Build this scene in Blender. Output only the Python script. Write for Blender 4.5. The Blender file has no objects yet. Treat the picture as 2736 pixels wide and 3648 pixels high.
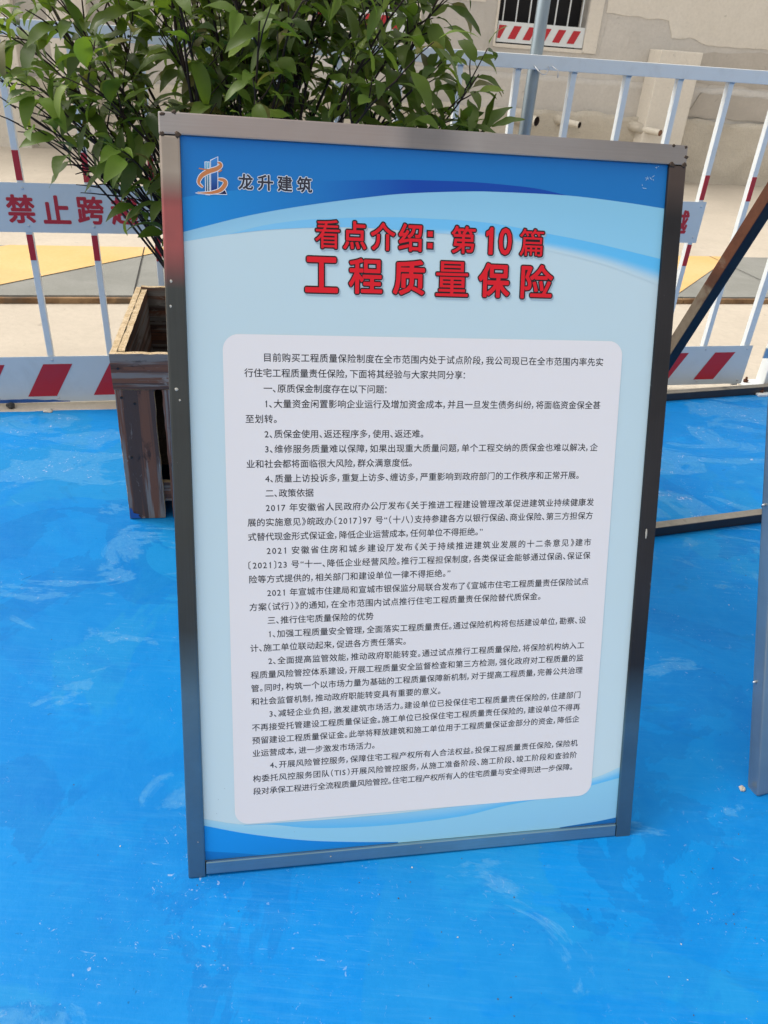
import bpy, bmesh, math, random
from mathutils import Vector, Matrix, noise
R = math.radians
random.seed(7)
SC = bpy.context.scene
COL = SC.collection

# ---------------------------------------------------------------- camera
W0, H0, F0 = 2736, 3648, 2739.14
TH, RO = R(31.662), R(4.588)
fw = Vector((0, math.cos(TH), -math.sin(TH)))
r0 = Vector((1, 0, 0)); u0 = r0.cross(fw)
rt = r0 * math.cos(RO) + u0 * math.sin(RO)
up = -r0 * math.sin(RO) + u0 * math.cos(RO)
cd = bpy.data.cameras.new('camera'); cam = bpy.data.objects.new('camera', cd); COL.objects.link(cam)
cam.matrix_world = Matrix(((rt.x, up.x, -fw.x, 0), (rt.y, up.y, -fw.y, 0), (rt.z, up.z, -fw.z, 1.22743), (0, 0, 0, 1)))
cd.sensor_fit = 'VERTICAL'; cd.sensor_height = 36; cd.lens = 36 * F0 / H0
cd.clip_start = 0.05; cd.clip_end = 300
cd.dof.use_dof = True; cd.dof.focus_distance = 1.35; cd.dof.aperture_fstop = 20.0
SC.camera = cam

# ---------------------------------------------------------------- sky, sun, exposure
SUN_EL, SUN_AZ = R(52), R(-82)        # azimuth from +Y (away from the viewer), negative = to the left
w = bpy.data.worlds.new('World'); SC.world = w; w.use_nodes = True
nt = w.node_tree; bg = nt.nodes['Background']
sky = nt.nodes.new('ShaderNodeTexSky'); sky.sky_type = 'NISHITA'; sky.sun_disc = False
sky.sun_elevation = SUN_EL; sky.sun_rotation = SUN_AZ
sky.air_density = 1.0; sky.dust_density = 4.0; sky.ozone_density = 1.0
hz_ = nt.nodes.new('ShaderNodeHueSaturation'); hz_.inputs['Saturation'].default_value = .10      # thin white cloud over the whole sky
nt.links.new(sky.outputs[0], hz_.inputs['Color']); cw_ = nt.nodes.new('ShaderNodeMix'); cw_.data_type = 'RGBA'; cw_.blend_type = 'MULTIPLY'; cw_.inputs[0].default_value = 1
cw_.inputs[7].default_value = (1.05, 1.0, .93, 1); nt.links.new(hz_.outputs[0], cw_.inputs[6]); nt.links.new(cw_.outputs[2], bg.inputs[0]); bg.inputs[1].default_value = 0.15
sd = bpy.data.lights.new('sun', 'SUN'); sun = bpy.data.objects.new('sun', sd); COL.objects.link(sun)
sd.energy = 0.85; sd.angle = R(22); sd.color = (1.0, 0.93, 0.82)
sdir = Vector((math.sin(SUN_AZ) * math.cos(SUN_EL), math.cos(SUN_AZ) * math.cos(SUN_EL), math.sin(SUN_EL)))
sun.rotation_euler = sdir.to_track_quat('Z', 'Y').to_euler()
SC.view_settings.view_transform = 'Standard'; SC.view_settings.look = 'None'
SC.view_settings.exposure = 0.80; SC.view_settings.gamma = 1.0; SC.view_settings.use_curve_mapping = False

# ---------------------------------------------------------------- node helpers
def new_mat(name, color=(.5, .5, .5), rough=.6, metal=0.0, spec=.5):
    m = bpy.data.materials.new(name); m.use_nodes = True
    b = m.node_tree.nodes['Principled BSDF']
    b.inputs['Base Color'].default_value = (*color, 1); b.inputs['Roughness'].default_value = rough
    b.inputs['Metallic'].default_value = metal; b.inputs['Specular IOR Level'].default_value = spec
    return m, m.node_tree, b
class NB:
    def __init__(s, m): s.nt = m.node_tree; s.b = s.nt.nodes['Principled BSDF']; s.tc = s.nt.nodes.new('ShaderNodeTexCoord')
    def n(s, t, **kw):
        x = s.nt.nodes.new(t)
        for k, v in kw.items(): setattr(x, k, v)
        return x
    def l(s, a, b): s.nt.links.new(a, b)
    def coords(s, scale=(1, 1, 1), rot=(0, 0, 0), loc=(0, 0, 0), src='Object'):
        mp = s.n('ShaderNodeMapping'); mp.inputs['Scale'].default_value = scale; mp.inputs['Rotation'].default_value = rot
        mp.inputs['Location'].default_value = loc
        s.l(s.tc.outputs[src], mp.inputs[0]); return mp.outputs[0]
    def noise(s, scale=5, detail=6, rough=.6, dist=0, vec=None):
        x = s.n('ShaderNodeTexNoise'); x.inputs['Scale'].default_value = scale; x.inputs['Detail'].default_value = detail
        x.inputs['Roughness'].default_value = rough; x.inputs['Distortion'].default_value = dist
        s.l(vec if vec else s.tc.outputs['Object'], x.inputs['Vector']); return x.outputs['Fac']
    def vor(s, scale=20, vec=None, feat='F1', rand=1.0):
        x = s.n('ShaderNodeTexVoronoi', feature=feat); x.inputs['Scale'].default_value = scale; x.inputs['Randomness'].default_value = rand
        s.l(vec if vec else s.tc.outputs['Object'], x.inputs['Vector']); return x.outputs['Distance']
    def ramp(s, f, stops):
        x = s.n('ShaderNodeValToRGB'); e = x.color_ramp.elements
        while len(e) > 2: e.remove(e[-1])
        for i, (p, c) in enumerate(stops):
            if i > 1: e.new(p)
        for i, (p, c) in enumerate(stops):
            e[i].position = p; e[i].color = (*c, 1) if len(c) == 3 else c
        s.l(f, x.inputs[0]); return x.outputs[0]
    def mask(s, f, lo, hi):
        x = s.n('ShaderNodeMapRange'); x.inputs[1].default_value = lo; x.inputs[2].default_value = hi; s.l(f, x.inputs[0]); return x.outputs[0]
    def math(s, op, a, b=None):
        x = s.n('ShaderNodeMath', operation=op)
        for i, v in enumerate((a, b)):
            if v is None: continue
            if isinstance(v, (int, float)): x.inputs[i].default_value = v
            else: s.l(v, x.inputs[i])
        return x.outputs[0]
    def mix(s, f, a, b, bt='MIX'):
        x = s.n('ShaderNodeMix', data_type='RGBA', blend_type=bt)
        for i, v in ((0, f), (6, a), (7, b)):
            if isinstance(v, (int, float)): x.inputs[i].default_value = v
            elif isinstance(v, tuple): x.inputs[i].default_value = (*v, 1)
            else: s.l(v, x.inputs[i])
        return x.outputs[2]
    def color(s, c): s.l(c, s.b.inputs['Base Color'])
    def rough(s, f, lo, hi):
        x = s.n('ShaderNodeMapRange'); x.inputs[3].default_value = lo; x.inputs[4].default_value = hi
        s.l(f, x.inputs[0]); s.l(x.outputs[0], s.b.inputs['Roughness'])
    def bump(s, h, strength=.3, dist=.01):
        x = s.n('ShaderNodeBump'); x.inputs['Strength'].default_value = strength; x.inputs['Distance'].default_value = dist
        s.l(h, x.inputs['Height']); s.l(x.outputs[0], s.b.inputs['Normal'])

# ---------------------------------------------------------------- materials
def mat_blue():
    m, _, b = new_mat('blue_floor_paint', (.01, .2, .62), .5, 0, .10); n = NB(m)
    sh = lambda x, y: n.coords((1, 1, 1), (0, 0, 0), (x, y, 0))
    mid = n.noise(6, 6, .6, .6); fine = n.mask(n.noise(75, 5, .72), .38, .62)
    c = n.mix(n.mask(n.noise(1.1, 4, .5, .4), .35, .65), (.0012, .158, .47), (.0015, .205, .58))
    # overlapping roller passes: big flat areas with definite edges
    p1 = n.mask(n.noise(1.5, 7, .55, .9, sh(3, 1)), .515, .53); c = n.mix(n.math('MULTIPLY', p1, .55), c, (.010, .205, .48))
    p2 = n.mask(n.noise(2.3, 8, .6, 1.1, sh(7, 4)), .56, .572); c = n.mix(n.math('MULTIPLY', p2, .55), c, (.0015, .128, .42))
    p3 = n.mask(n.noise(.9, 9, .66, 1.4, sh(21, 13)), .50, .525); c = n.mix(n.math('MULTIPLY', p3, .35), c, (.001, .135, .46))
    c = n.mix(n.math('MULTIPLY', n.mask(n.noise(14, 7, .75, .8, sh(5, 17)), .40, .70), .22), c, (.02, .25, .56))
    # brushed streaks
    for rot, sc, amt, so in ((.62, (7, 130, 1), .13, 3), (-.35, (8, 150, 1), .09, 9), (1.25, (7, 120, 1), .11, 15)):
        st = n.noise(1.0, 4, .65, .4, n.coords(sc, (0, 0, rot), (so, so, 0))); pt = n.mask(n.noise(1.7, 4, .55, .6, sh(so, 2)), .44, .62)
        c = n.mix(n.math('MULTIPLY', n.math('MULTIPLY', n.mask(st, .50, .72), pt), amt), c, (.10, .34, .60))
    # thin worn paint, more of it towards the fence and round the board's foot
    sx = n.n('ShaderNodeSeparateXYZ'); n.l(n.tc.outputs['Object'], sx.inputs[0])
    far = n.mask(sx.outputs['Y'], .9, 2.3)
    e_ = n.math('ADD', n.noise(2.6, 9, .62, 1.3, n.coords((1, 1.7, 1), (0, 0, .2), (1.3, .4, 0))), n.math('MULTIPLY', far, .105))
    worn = n.mask(e_, .615, .645)
    c = n.mix(n.math('MULTIPLY', worn, n.math('ADD', n.math('MULTIPLY', fine, .22), .24)), c, (.085, .29, .54))
    core = n.mask(e_, .63, .71); flk = n.mask(n.noise(34, 7, .75, 1.2, sh(2, 2)), .585, .64)
    c = n.mix(n.math('MULTIPLY', n.math('MULTIPLY', core, flk), .65), c, (.42, .44, .56))
    # small chips and cement flecks in loose drifts
    dr = n.mask(n.noise(1.9, 5, .6, .8, sh(11, 5)), .47, .62)
    ch = n.mask(n.noise(70, 5, .7, 1.6, sh(4, 9)), .640, .67); c = n.mix(n.math('MULTIPLY', n.math('MULTIPLY', ch, dr), .6), c, (.34, .42, .58))
    sc_ = n.mask(n.noise(1, 3, .6, .6, n.coords((18, 210, 1), (0, 0, .5), (6, 2, 0))), .70, .74)
    c = n.mix(n.math('MULTIPLY', n.math('MULTIPLY', sc_, dr), .55), c, (.25, .42, .62))
    # dull greenish scuffs and dark specks
    d1 = n.mask(n.noise(3.4, 7, .68, .9, n.coords((1, 1.8, 1), (0, 0, -.3), (9, 9, 0))), .60, .74); c = n.mix(n.math('MULTIPLY', d1, .38), c, (.012, .095, .22))
    d2 = n.mask(n.noise(30, 4, .7, 1.0, sh(8, 8)), .70, .73); c = n.mix(n.math('MULTIPLY', d2, .55), c, (.006, .05, .12))
    n.color(c)
    n.rough(n.math('ADD', n.math('MULTIPLY', mid, .6), n.math('MULTIPLY', worn, .4)), .38, .75)
    h = n.math('ADD', n.math('MULTIPLY', n.noise(7, 8, .65), 1.0), n.math('MULTIPLY', n.noise(90, 3, .6), .12))
    h = n.math('ADD', h, n.math('MULTIPLY', worn, -.10)); n.bump(h, .4, .006)
    return m
def mat_concrete(name, c1, c2, c3, scale=2.0, rough=.9, bump=.4, dist=.01, pits=True):
    m, _, b = new_mat(name, c1, rough, 0, .25); n = NB(m)
    c = n.mix(n.mask(n.noise(scale, 7, .6, .4), .35, .65), c1, c2)
    c = n.mix(n.math('MULTIPLY', n.mask(n.noise(scale * .45, 5, .6, .8, n.coords((1, 1, 1), (0, 0, 0), (4, 4, 4))), .5, .68), .7), c, c3)
    fine = n.noise(scale * 24, 6, .7)
    c = n.mix(n.math('MULTIPLY', n.mask(fine, .40, .75), .35), c, tuple(v * .72 for v in c1))
    if pits:
        p = n.mask(n.noise(scale * 9, 4, .6, .6, n.coords((1, 1, 1), (0, 0, 0), (8, 3, 1))), .66, .72)
        c = n.mix(n.math('MULTIPLY', p, .45), c, tuple(v * .5 for v in c1))
    n.color(c)
    h = n.math('ADD', n.noise(scale * 3, 8, .65), n.math('MULTIPLY', fine, .5)); n.bump(h, bump, dist)
    return m
def mat_steel(name, base, tint=None, rough=.34, streak=True, axis='Y'):
    m, _, b = new_mat(name, base, rough, .85); n = NB(m)
    big = n.noise(3.0, 5, .6, .3)
    st = n.noise(1.0, 4, .6, .2, n.coords((400, 6, 40) if axis == 'Y' else (6, 400, 40)))
    c = n.mix(n.mask(big, .3, .7), base, tuple(min(1, v * 1.5) for v in base))
    c = n.mix(n.math('MULTIPLY', st, .35), c, tuple(v * .45 for v in base))
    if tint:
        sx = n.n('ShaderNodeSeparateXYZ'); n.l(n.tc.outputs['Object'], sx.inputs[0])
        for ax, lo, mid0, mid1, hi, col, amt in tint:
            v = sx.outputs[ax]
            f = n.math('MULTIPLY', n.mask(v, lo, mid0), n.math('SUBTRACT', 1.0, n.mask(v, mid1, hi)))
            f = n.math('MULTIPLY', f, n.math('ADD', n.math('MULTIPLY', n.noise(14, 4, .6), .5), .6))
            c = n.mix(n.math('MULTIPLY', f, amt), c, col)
    sp = n.mask(n.noise(38, 4, .6, .4, n.coords((1.6, 1, 1), (0, 0, 0), (3, 3, 3))), .70, .74)
    c = n.mix(n.math('MULTIPLY', sp, .5), c, (.30, .31, .32))
    n.color(c); n.rough(n.noise(9, 5, .6), rough - .08, rough + .14); n.bump(n.math('ADD', big, n.math('MULTIPLY', st, .04)), .12, .004)
    return m
def mat_rust(name, base, rust, amt_lo=.42, amt_hi=.6, grey=(.20, .19, .17), rough=.75):
    m, _, b = new_mat(name, base, rough, 0, .3); n = NB(m)
    r1 = n.mask(n.noise(5, 7, .65, .5), amt_lo, amt_hi)
    c = n.mix(r1, base, rust)
    c = n.mix(n.math('MULTIPLY', n.mask(n.noise(4, 6, .6, .9, n.coords((1, 1, 1), (0, 0, 0), (6, 1, 2))), .56, .64), .75), c, grey)
    c = n.mix(n.math('MULTIPLY', n.mask(n.noise(70, 4, .7), .4, .7), .4), c, tuple(v * .5 for v in rust))
    n.color(c); n.bump(n.noise(60, 5, .7), .3, .002)
    return m
def mat_paint(name, col, dirt=(.35, .33, .30), rough=.45, amt=.25, scale=12):
    m, _, b = new_mat(name, col, rough); n = NB(m)
    d = n.mask(n.noise(scale, 7, .68, .5), .52, .72)
    c = n.mix(n.math('MULTIPLY', d, amt), col, dirt)
    s = n.mask(n.noise(55, 4, .6, .8), .70, .73); c = n.mix(n.math('MULTIPLY', s, .5), c, dirt)
    n.color(c); n.rough(n.noise(20, 4, .6), rough - .1, rough + .2); n.bump(n.noise(40, 4, .6), .12, .002)
    return m
def mat_film_ply():
    m, _, b = new_mat('film_faced_plywood', (.12, .03, .02), .5); n = NB(m)
    at = n.n('ShaderNodeAttribute', attribute_name='grain')      # coordinates along the plank
    def co(sc, loc=(0, 0, 0)):
        mp = n.n('ShaderNodeMapping'); mp.inputs['Scale'].default_value = sc; mp.inputs['Location'].default_value = loc
        n.l(at.outputs['Vector'], mp.inputs[0]); return mp.outputs[0]
    st = n.noise(1, 5, .6, .3, co((46, .9, 1))); st2 = n.noise(1, 6, .65, .4, co((30, 1.3, 1), (5, 5, 5)))
    c = n.mix(n.mask(st, .46, .54), (.070, .042, .034), (.165, .070, .040))
    c = n.mix(n.math('MULTIPLY', n.mask(st2, .485, .54), .85), c, (.22, .21, .20))
    c = n.mix(n.math('MULTIPLY', n.mask(n.noise(1, 6, .7, .8, co((22, 8, 1), (1, 9, 3))), .60, .66), .7), c, (.30, .29, .27))
    c = n.mix(n.math('MULTIPLY', n.mask(n.noise(1, 5, .65, .5, co((30, 10, 1), (7, 2, 3))), .6, .7), .8), c, (.015, .010, .010))
    n.color(c); n.bump(n.noise(1, 6, .7, .5, co((60, 14, 1))), .35, .003); n.rough(st2, .62, .85)
    return m
def mat_ply_edge():
    m, _, b = new_mat('plywood_edge', (.5, .38, .24), .85, 0, .2); n = NB(m)
    c = n.mix(n.mask(n.noise(30, 6, .7, .5), .35, .65), (.66, .54, .38), (.48, .36, .21))
    c = n.mix(n.math('MULTIPLY', n.mask(n.noise(140, 4, .7), .5, .66), .5), c, (.14, .08, .04))
    n.color(c); n.bump(n.noise(120, 4, .7), .6, .003)
    return m
def mat_print():
    m, _, b = new_mat('printed_vinyl', (.8, .8, .8), .42, 0, .22)
    nt = m.node_tree; a = nt.nodes.new('ShaderNodeAttribute'); a.attribute_name = 'print'
    nt.links.new(a.outputs['Color'], b.inputs['Base Color']); n = NB(m)
    n.rough(n.noise(5, 4, .5), .30, .48); n.bump(n.noise(2.2, 3, .5, .3), .25, .006)
    return m
def mat_leaf():
    m, nt, b = new_mat('leaf', (.04, .10, .02), .44, 0, .38)
    n = NB(m); a = n.n('ShaderNodeAttribute', attribute_name='tint')
    oi = n.n('ShaderNodeObjectInfo')
    v = n.mask(n.noise(30, 3, .6), .2, .8)
    c = n.mix(n.math('MULTIPLY', v, .35), a.outputs['Color'], n.mix(1.0, a.outputs['Color'], (.55, .65, .45), 'MULTIPLY'))
    hs = n.n('ShaderNodeHueSaturation'); n.l(c, hs.inputs['Color']); n.l(n.mask(oi.outputs['Random'], -1.2, 1.8), hs.inputs['Value'])
    hs2 = n.math('ADD', n.math('MULTIPLY', oi.outputs['Random'], .5), .75); n.l(hs2, hs.inputs['Value'])
    n.color(hs.outputs[0])
    tr = n.n('ShaderNodeBsdfTranslucent'); n.l(n.mix(1.0, hs.outputs[0], (1.6, 1.7, .7), 'MULTIPLY'), tr.inputs[0])
    mx = n.n('ShaderNodeMixShader'); mx.inputs[0].default_value = .34
    out = nt.nodes['Material Output']; n.l(b.outputs[0], mx.inputs[1]); n.l(tr.outputs[0], mx.inputs[2]); n.l(mx.outputs[0], out.inputs[0])
    return m

M = {}
M['blue'] = mat_blue()
M['yard'] = mat_concrete('yard_concrete', (.48, .43, .36), (.54, .485, .41), (.42, .375, .315), 1.3, .92, .35, .01)
M['strip'] = mat_concrete('kerb_concrete', (.50, .45, .38), (.60, .55, .47), (.40, .36, .30), 4, .92, .5, .006)
M['wall'] = mat_concrete('cement_render', (.54, .515, .48), (.60, .575, .535), (.44, .42, .385), 1.3, .93, .6, .015)
M['render_light'] = mat_concrete('pale_render', (.66, .62, .55), (.71, .67, .60), (.58, .545, .48), 1.4, .93, .3, .008)
M['render_dark'] = mat_concrete('damp_render', (.46, .425, .38), (.52, .485, .435), (.39, .36, .32), 1.6, .93, .35, .01)
M['rough'] = mat_concrete('rough_concrete', (.58, .535, .455), (.66, .61, .52), (.47, .43, .36), 2.2, .95, .8, .03)
M['dark_room'] = new_mat('dark_room', (.012, .012, .014), .9)[0]
M['grey_paint'] = mat_concrete('grey_floor_paint', (.22, .225, .21), (.27, .275, .26), (.17, .175, .165), 3, .8, .35, .006)
M['yellow_paint'] = mat_concrete('yellow_floor_paint', (.64, .42, .17), (.68, .47, .23), (.58, .40, .20), 2.4, .8, .25, .004, False)
M['wood_brown'] = mat_rust('weathered_plank', (.13, .07, .035), (.30, .19, .10), .4, .6, (.10, .08, .06), .85)
M['white_paint'] = mat_paint('white_barrier_paint', (.66, .70, .72), (.42, .42, .40), .42, .22)
M['plate_paint'] = mat_paint('white_sheet_metal', (.55, .61, .65), (.38, .42, .45), .42, .35, 5)
M['plate_blue_smear'] = mat_paint('blue_smear', (.02, .10, .36), (.01, .05, .2), .5, .4)
M['red_paint'] = mat_paint('red_reflective', (.44, .012, .022), (.30, .03, .04), .42, .3)
M['galv'] = mat_steel('galvanised_pipe', (.20, .245, .28), None, .42)
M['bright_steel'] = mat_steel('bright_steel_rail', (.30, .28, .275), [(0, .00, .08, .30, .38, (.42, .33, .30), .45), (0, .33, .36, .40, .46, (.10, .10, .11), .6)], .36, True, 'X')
M['stile_left'] = mat_steel('steel_left_painted_reflection', (.055, .060, .060), [(1, .96, 1.02, 1.07, 1.12, (.52, .13, .13), .75), (1, 1.08, 1.12, 1.3, 1.4, (.46, .39, .33), .85), (1, -.1, .0, .32, .44, (.17, .28, .34), .9)], .30)  # dark tone, red zone and bluish foot: reflections put into the colour
M['stile_right'] = mat_steel('steel_right_painted_reflection', (.034, .033, .036), [(1, 1.09, 1.14, 1.3, 1.4, (.12, .09, .08), .8), (1, -.1, .0, .22, .34, (.12, .22, .28), .9)], .34)  # dark tone and bluish foot imitate mirrored surroundings by colour
M['rail_low'] = mat_steel('steel_low_rail', (.20, .32, .38), None, .28, True, 'X')  # blue base colour stands in for the floor mirrored in the rail
M['steel_post'] = mat_steel('steel_post', (.27, .32, .35), None, .33)
M['weld'] = new_mat('weld_bead', (.055, .036, .025), .55, .4)[0]
M['rust'] = mat_rust('rusty_steel', (.11, .038, .018), (.075, .030, .016), .40, .62, (.20, .17, .12))
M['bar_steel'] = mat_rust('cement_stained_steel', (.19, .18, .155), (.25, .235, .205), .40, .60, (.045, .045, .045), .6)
M['bar_shade'] = mat_paint('steel_side_painted_shade', (.012, .014, .022), (.03, .032, .036), .5, .35)  # near-black sides of legs and bars: shade painted into the colour
M['dark_metal'] = new_mat('dark_metal', (.02, .02, .022), .6, .3)[0]
M['zinc'] = new_mat('zinc', (.55, .56, .58), .35, .9)[0]
M['back_sheet'] = new_mat('board_backing', (.45, .47, .50), .5)[0]
M['film'] = mat_film_ply(); M['edge'] = mat_ply_edge()
M['soil'] = mat_concrete('planter_soil', (.035, .025, .018), (.05, .036, .026), (.02, .015, .011), 14, .95, 1, .03)
M['pvc'] = mat_paint('pvc_pipe', (.62, .58, .50), (.30, .26, .20), .5, .35, 20)
M['pipe_in'] = new_mat('pipe_inside', (.05, .035, .03), .9)[0]
M['plug'] = new_mat('brown_plug', (.20, .10, .055), .8)[0]
M['print'] = mat_print()
M['leaf'] = mat_leaf()
M['stem'] = mat_rust('dark_stem', (.022, .014, .012), (.05, .028, .02), .45, .7, (.07, .06, .045), .7)
M['stone'] = new_mat('dark_stone', (.05, .05, .05), .85)[0]
M['mortar'] = mat_concrete('mortar_crumb', (.55, .52, .46), (.6, .57, .5), (.45, .42, .36), 30, .95, .8, .004)

# ---------------------------------------------------------------- object helpers
def link(o, parent=None):
    COL.objects.link(o)
    if parent: o.parent = parent
    return o
def tag(o, label=None, cat=None, group=None, kind=None):
    for k, v in (('label', label), ('category', cat), ('group', group), ('kind', kind)):
        if v: o[k] = v
    return o
def empty(name, mw=None):
    o = bpy.data.objects.new(name, None); o.empty_display_size = .1; link(o)
    if mw is not None: o.matrix_world = mw
    return o
def obj_bm(name, bm, mats, parent=None, smooth=False):
    me = bpy.data.meshes.new(name); bm.normal_update(); bm.to_mesh(me); bm.free()
    for m in (mats if isinstance(mats, (list, tuple)) else [mats]): me.materials.append(m)
    if smooth:
        for p in me.polygons: p.use_smooth = True
    return link(bpy.data.objects.new(name, me), parent)
def box_into(bm, lo, hi, bev=0.0, mi=0):
    b2 = bmesh.new(); bmesh.ops.create_cube(b2, size=1)
    for v in b2.verts: v.co = Vector([(lo[i] + hi[i]) / 2 + v.co[i] * (hi[i] - lo[i]) for i in range(3)])
    if bev: bmesh.ops.bevel(b2, geom=b2.edges[:], offset=bev, segments=2, affect='EDGES', profile=.6)
    for f in b2.faces: f.material_index = mi
    me = bpy.data.meshes.new('tmp'); b2.to_mesh(me); b2.free(); bm.from_mesh(me); bpy.data.meshes.remove(me)
def box(name, lo, hi, mat, parent=None, bev=0.0):
    bm = bmesh.new(); box_into(bm, lo, hi, bev); return obj_bm(name, bm, mat, parent)
def tube_into(bm, pts, rad, seg=8, cap=True, mi=0):
    rings = []; pts = [Vector(p) for p in pts]
    for i, p in enumerate(pts):
        t = (pts[min(i + 1, len(pts) - 1)] - pts[max(i - 1, 0)]).normalized()
        a = t.cross(Vector((0, 0, 1)) if abs(t.z) < .9 else Vector((1, 0, 0))).normalized(); b_ = t.cross(a)
        r = rad[i] if isinstance(rad, (list, tuple)) else rad
        rings.append([bm.verts.new(p + (a * math.cos(k * 2 * math.pi / seg) + b_ * math.sin(k * 2 * math.pi / seg)) * r) for k in range(seg)])
    for i in range(len(rings) - 1):
        for k in range(seg):
            f = bm.faces.new((rings[i][k], rings[i][(k + 1) % seg], rings[i + 1][(k + 1) % seg], rings[i + 1][k])); f.material_index = mi; f.smooth = True
    if cap:
        for rg in (rings[0][::-1], rings[-1]):
            f = bm.faces.new(rg); f.material_index = mi
def frame_mw(origin, x, y):
    x = Vector(x).normalized(); y = Vector(y).normalized(); z = x.cross(y)
    return Matrix(((x.x, y.x, z.x, origin[0]), (x.y, y.y, z.y, origin[1]), (x.z, y.z, z.z, origin[2]), (0, 0, 0, 1)))
def square_bar(name, p, q, wd, mat, parent=None, upv=(0, 0, 1), bev=.003, side=False):
    """square tube from p to q as its own mesh in the parent's space"""
    p = Vector(p); q = Vector(q); t = (q - p).normalized(); s = t.cross(Vector(upv)).normalized(); u = s.cross(t)
    bm = bmesh.new(); L = (q - p).length; box_into(bm, (0, -wd / 2, -wd / 2), (L, wd / 2, wd / 2), bev)
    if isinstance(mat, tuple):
        for f in bm.faces: f.material_index = 0 if f.normal.z > .6 or (side and f.normal.y > .6) else 1  # remaining faces get the second material, which has shade painted in
    mt = Matrix(((t.x, s.x, u.x, p.x), (t.y, s.y, u.y, p.y), (t.z, s.z, u.z, p.z), (0, 0, 0, 1)))
    bmesh.ops.transform(bm, matrix=mt, verts=bm.verts); return obj_bm(name, bm, mat, parent)
def sheet(name, poly, z, mat, parent=None, kind=None):
    bm = bmesh.new(); bm.faces.new([bm.verts.new((x, y, z)) for x, y in poly])
    o = obj_bm(name, bm, mat, parent)
    if kind: o['kind'] = kind
    return o
def text_mesh(txt, offset=0.0, res=2):
    cu = bpy.data.curves.new('txt', 'FONT'); cu.body = txt; cu.size = 1; cu.resolution_u = res; cu.offset = offset
    o = bpy.data.objects.new('txt', cu); COL.objects.link(o)
    dg = bpy.context.evaluated_depsgraph_get(); me = bpy.data.meshes.new_from_object(o.evaluated_get(dg))
    bpy.data.objects.remove(o); bpy.data.curves.remove(cu); me.materials.clear()
    return me
def bounds(me):
    xs = [v.co.x for v in me.vertices]; ys = [v.co.y for v in me.vertices]; return min(xs), max(xs), min(ys), max(ys)
def paint(me, col, layer='print'):
    a = me.color_attributes.new(layer, 'FLOAT_COLOR', 'POINT')
    for d in a.data: d.color = (*col, 1)

# ---------------------------------------------------------------- ground
def far_ground(name, a, b, n_, mat, z):
    return None
FA = Vector((-1.6084, 2.4604, 0)); fa = R(14.457); FD = Vector((math.cos(fa), math.sin(fa), 0)); FN = Vector((-FD.y, FD.x, 0))
def fp(s, n=0, z=0): return FA + FD * s + FN * n + Vector((0, 0, z))
# yard of pale concrete under and beyond everything, out to the horizon
sheet('ground', [(-150, -150), (150, -150), (150, 150), (-150, 150)], -.008, M['yard'], kind='structure')
# blue painted floor: near side of the fence; edge slightly wavy
rr = random.Random(3)
e = [fp(s, -.062 + .006 * math.sin(s * 3.1) + rr.uniform(-.003, .003)) for s in [x * .06 - 3 for x in range(160)]]
poly = [(-9, -7), (11, -7), (e[-1].x + 3, e[-1].y)] + [(p.x, p.y) for p in reversed(e)] + [(-9, e[0].y)]
bm = bmesh.new(); f = bm.faces.new([bm.verts.new((x, y, 0)) for x, y in poly]); bmesh.ops.triangulate(bm, faces=[f])
fl = obj_bm('floor', bm, M['blue']); fl['kind'] = 'structure'
# low concrete strip the fence stands on
bm = bmesh.new()
box_into(bm, (-3, -.10, -.02), (7, .16, .0), 0)
st = obj_bm('kerb_strip', bm, M['strip']); st.matrix_world = frame_mw(fp(0) + Vector((0, 0, -.002)), FD, FN); st['kind'] = 'structure'

# painted platform beyond the fence
PA = R(15.2); PD = Vector((math.cos(PA), math.sin(PA), 0)); PN = Vector((-PD.y, PD.x, 0))
plat = box('walkway', (-6, .014, -.02), (8, 1.01, .028), M['grey_paint'], bev=.002)
plat.matrix_world = frame_mw((-1.95, 3.66, 0), PD, PN); plat['kind'] = 'structure'
for k, t0 in enumerate((-5.11, -3.155, -1.2, .755, 2.71, 4.665)):
    sk = 1.07
    bm = bmesh.new(); bm.faces.new([bm.verts.new(p) for p in ((t0 + .02 * sk, .016, .032), (t0 + .98 + .016 * sk, .016, .032), (t0 + .98 + 1.005 * sk, 1.005, .032), (t0 + 1.005 * sk, 1.005, .032))])
    obj_bm('yellow_stripe', bm, M['yellow_paint'], plat)
for k in range(5):
    x0 = -6 + k * 2.44
    box('edge_plank', (x0 + .002, -.012, -.02), (x0 + 2.436, .0125, .020), M['wood_brown'], plat, .002)
for tx, lean in ((.62, .02), (2.3, -.02), (4.55, .03)):       # joints sawn across the slab
    bm = bmesh.new(); bm.faces.new([bm.verts.new(p) for p in ((tx, .02, .0335), (tx + .006, .02, .0335), (tx + .006 + lean, 1.0, .0335), (tx + lean, 1.0, .0335))])
    obj_bm('saw_joint', bm, M['dark_metal'], plat)

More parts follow.
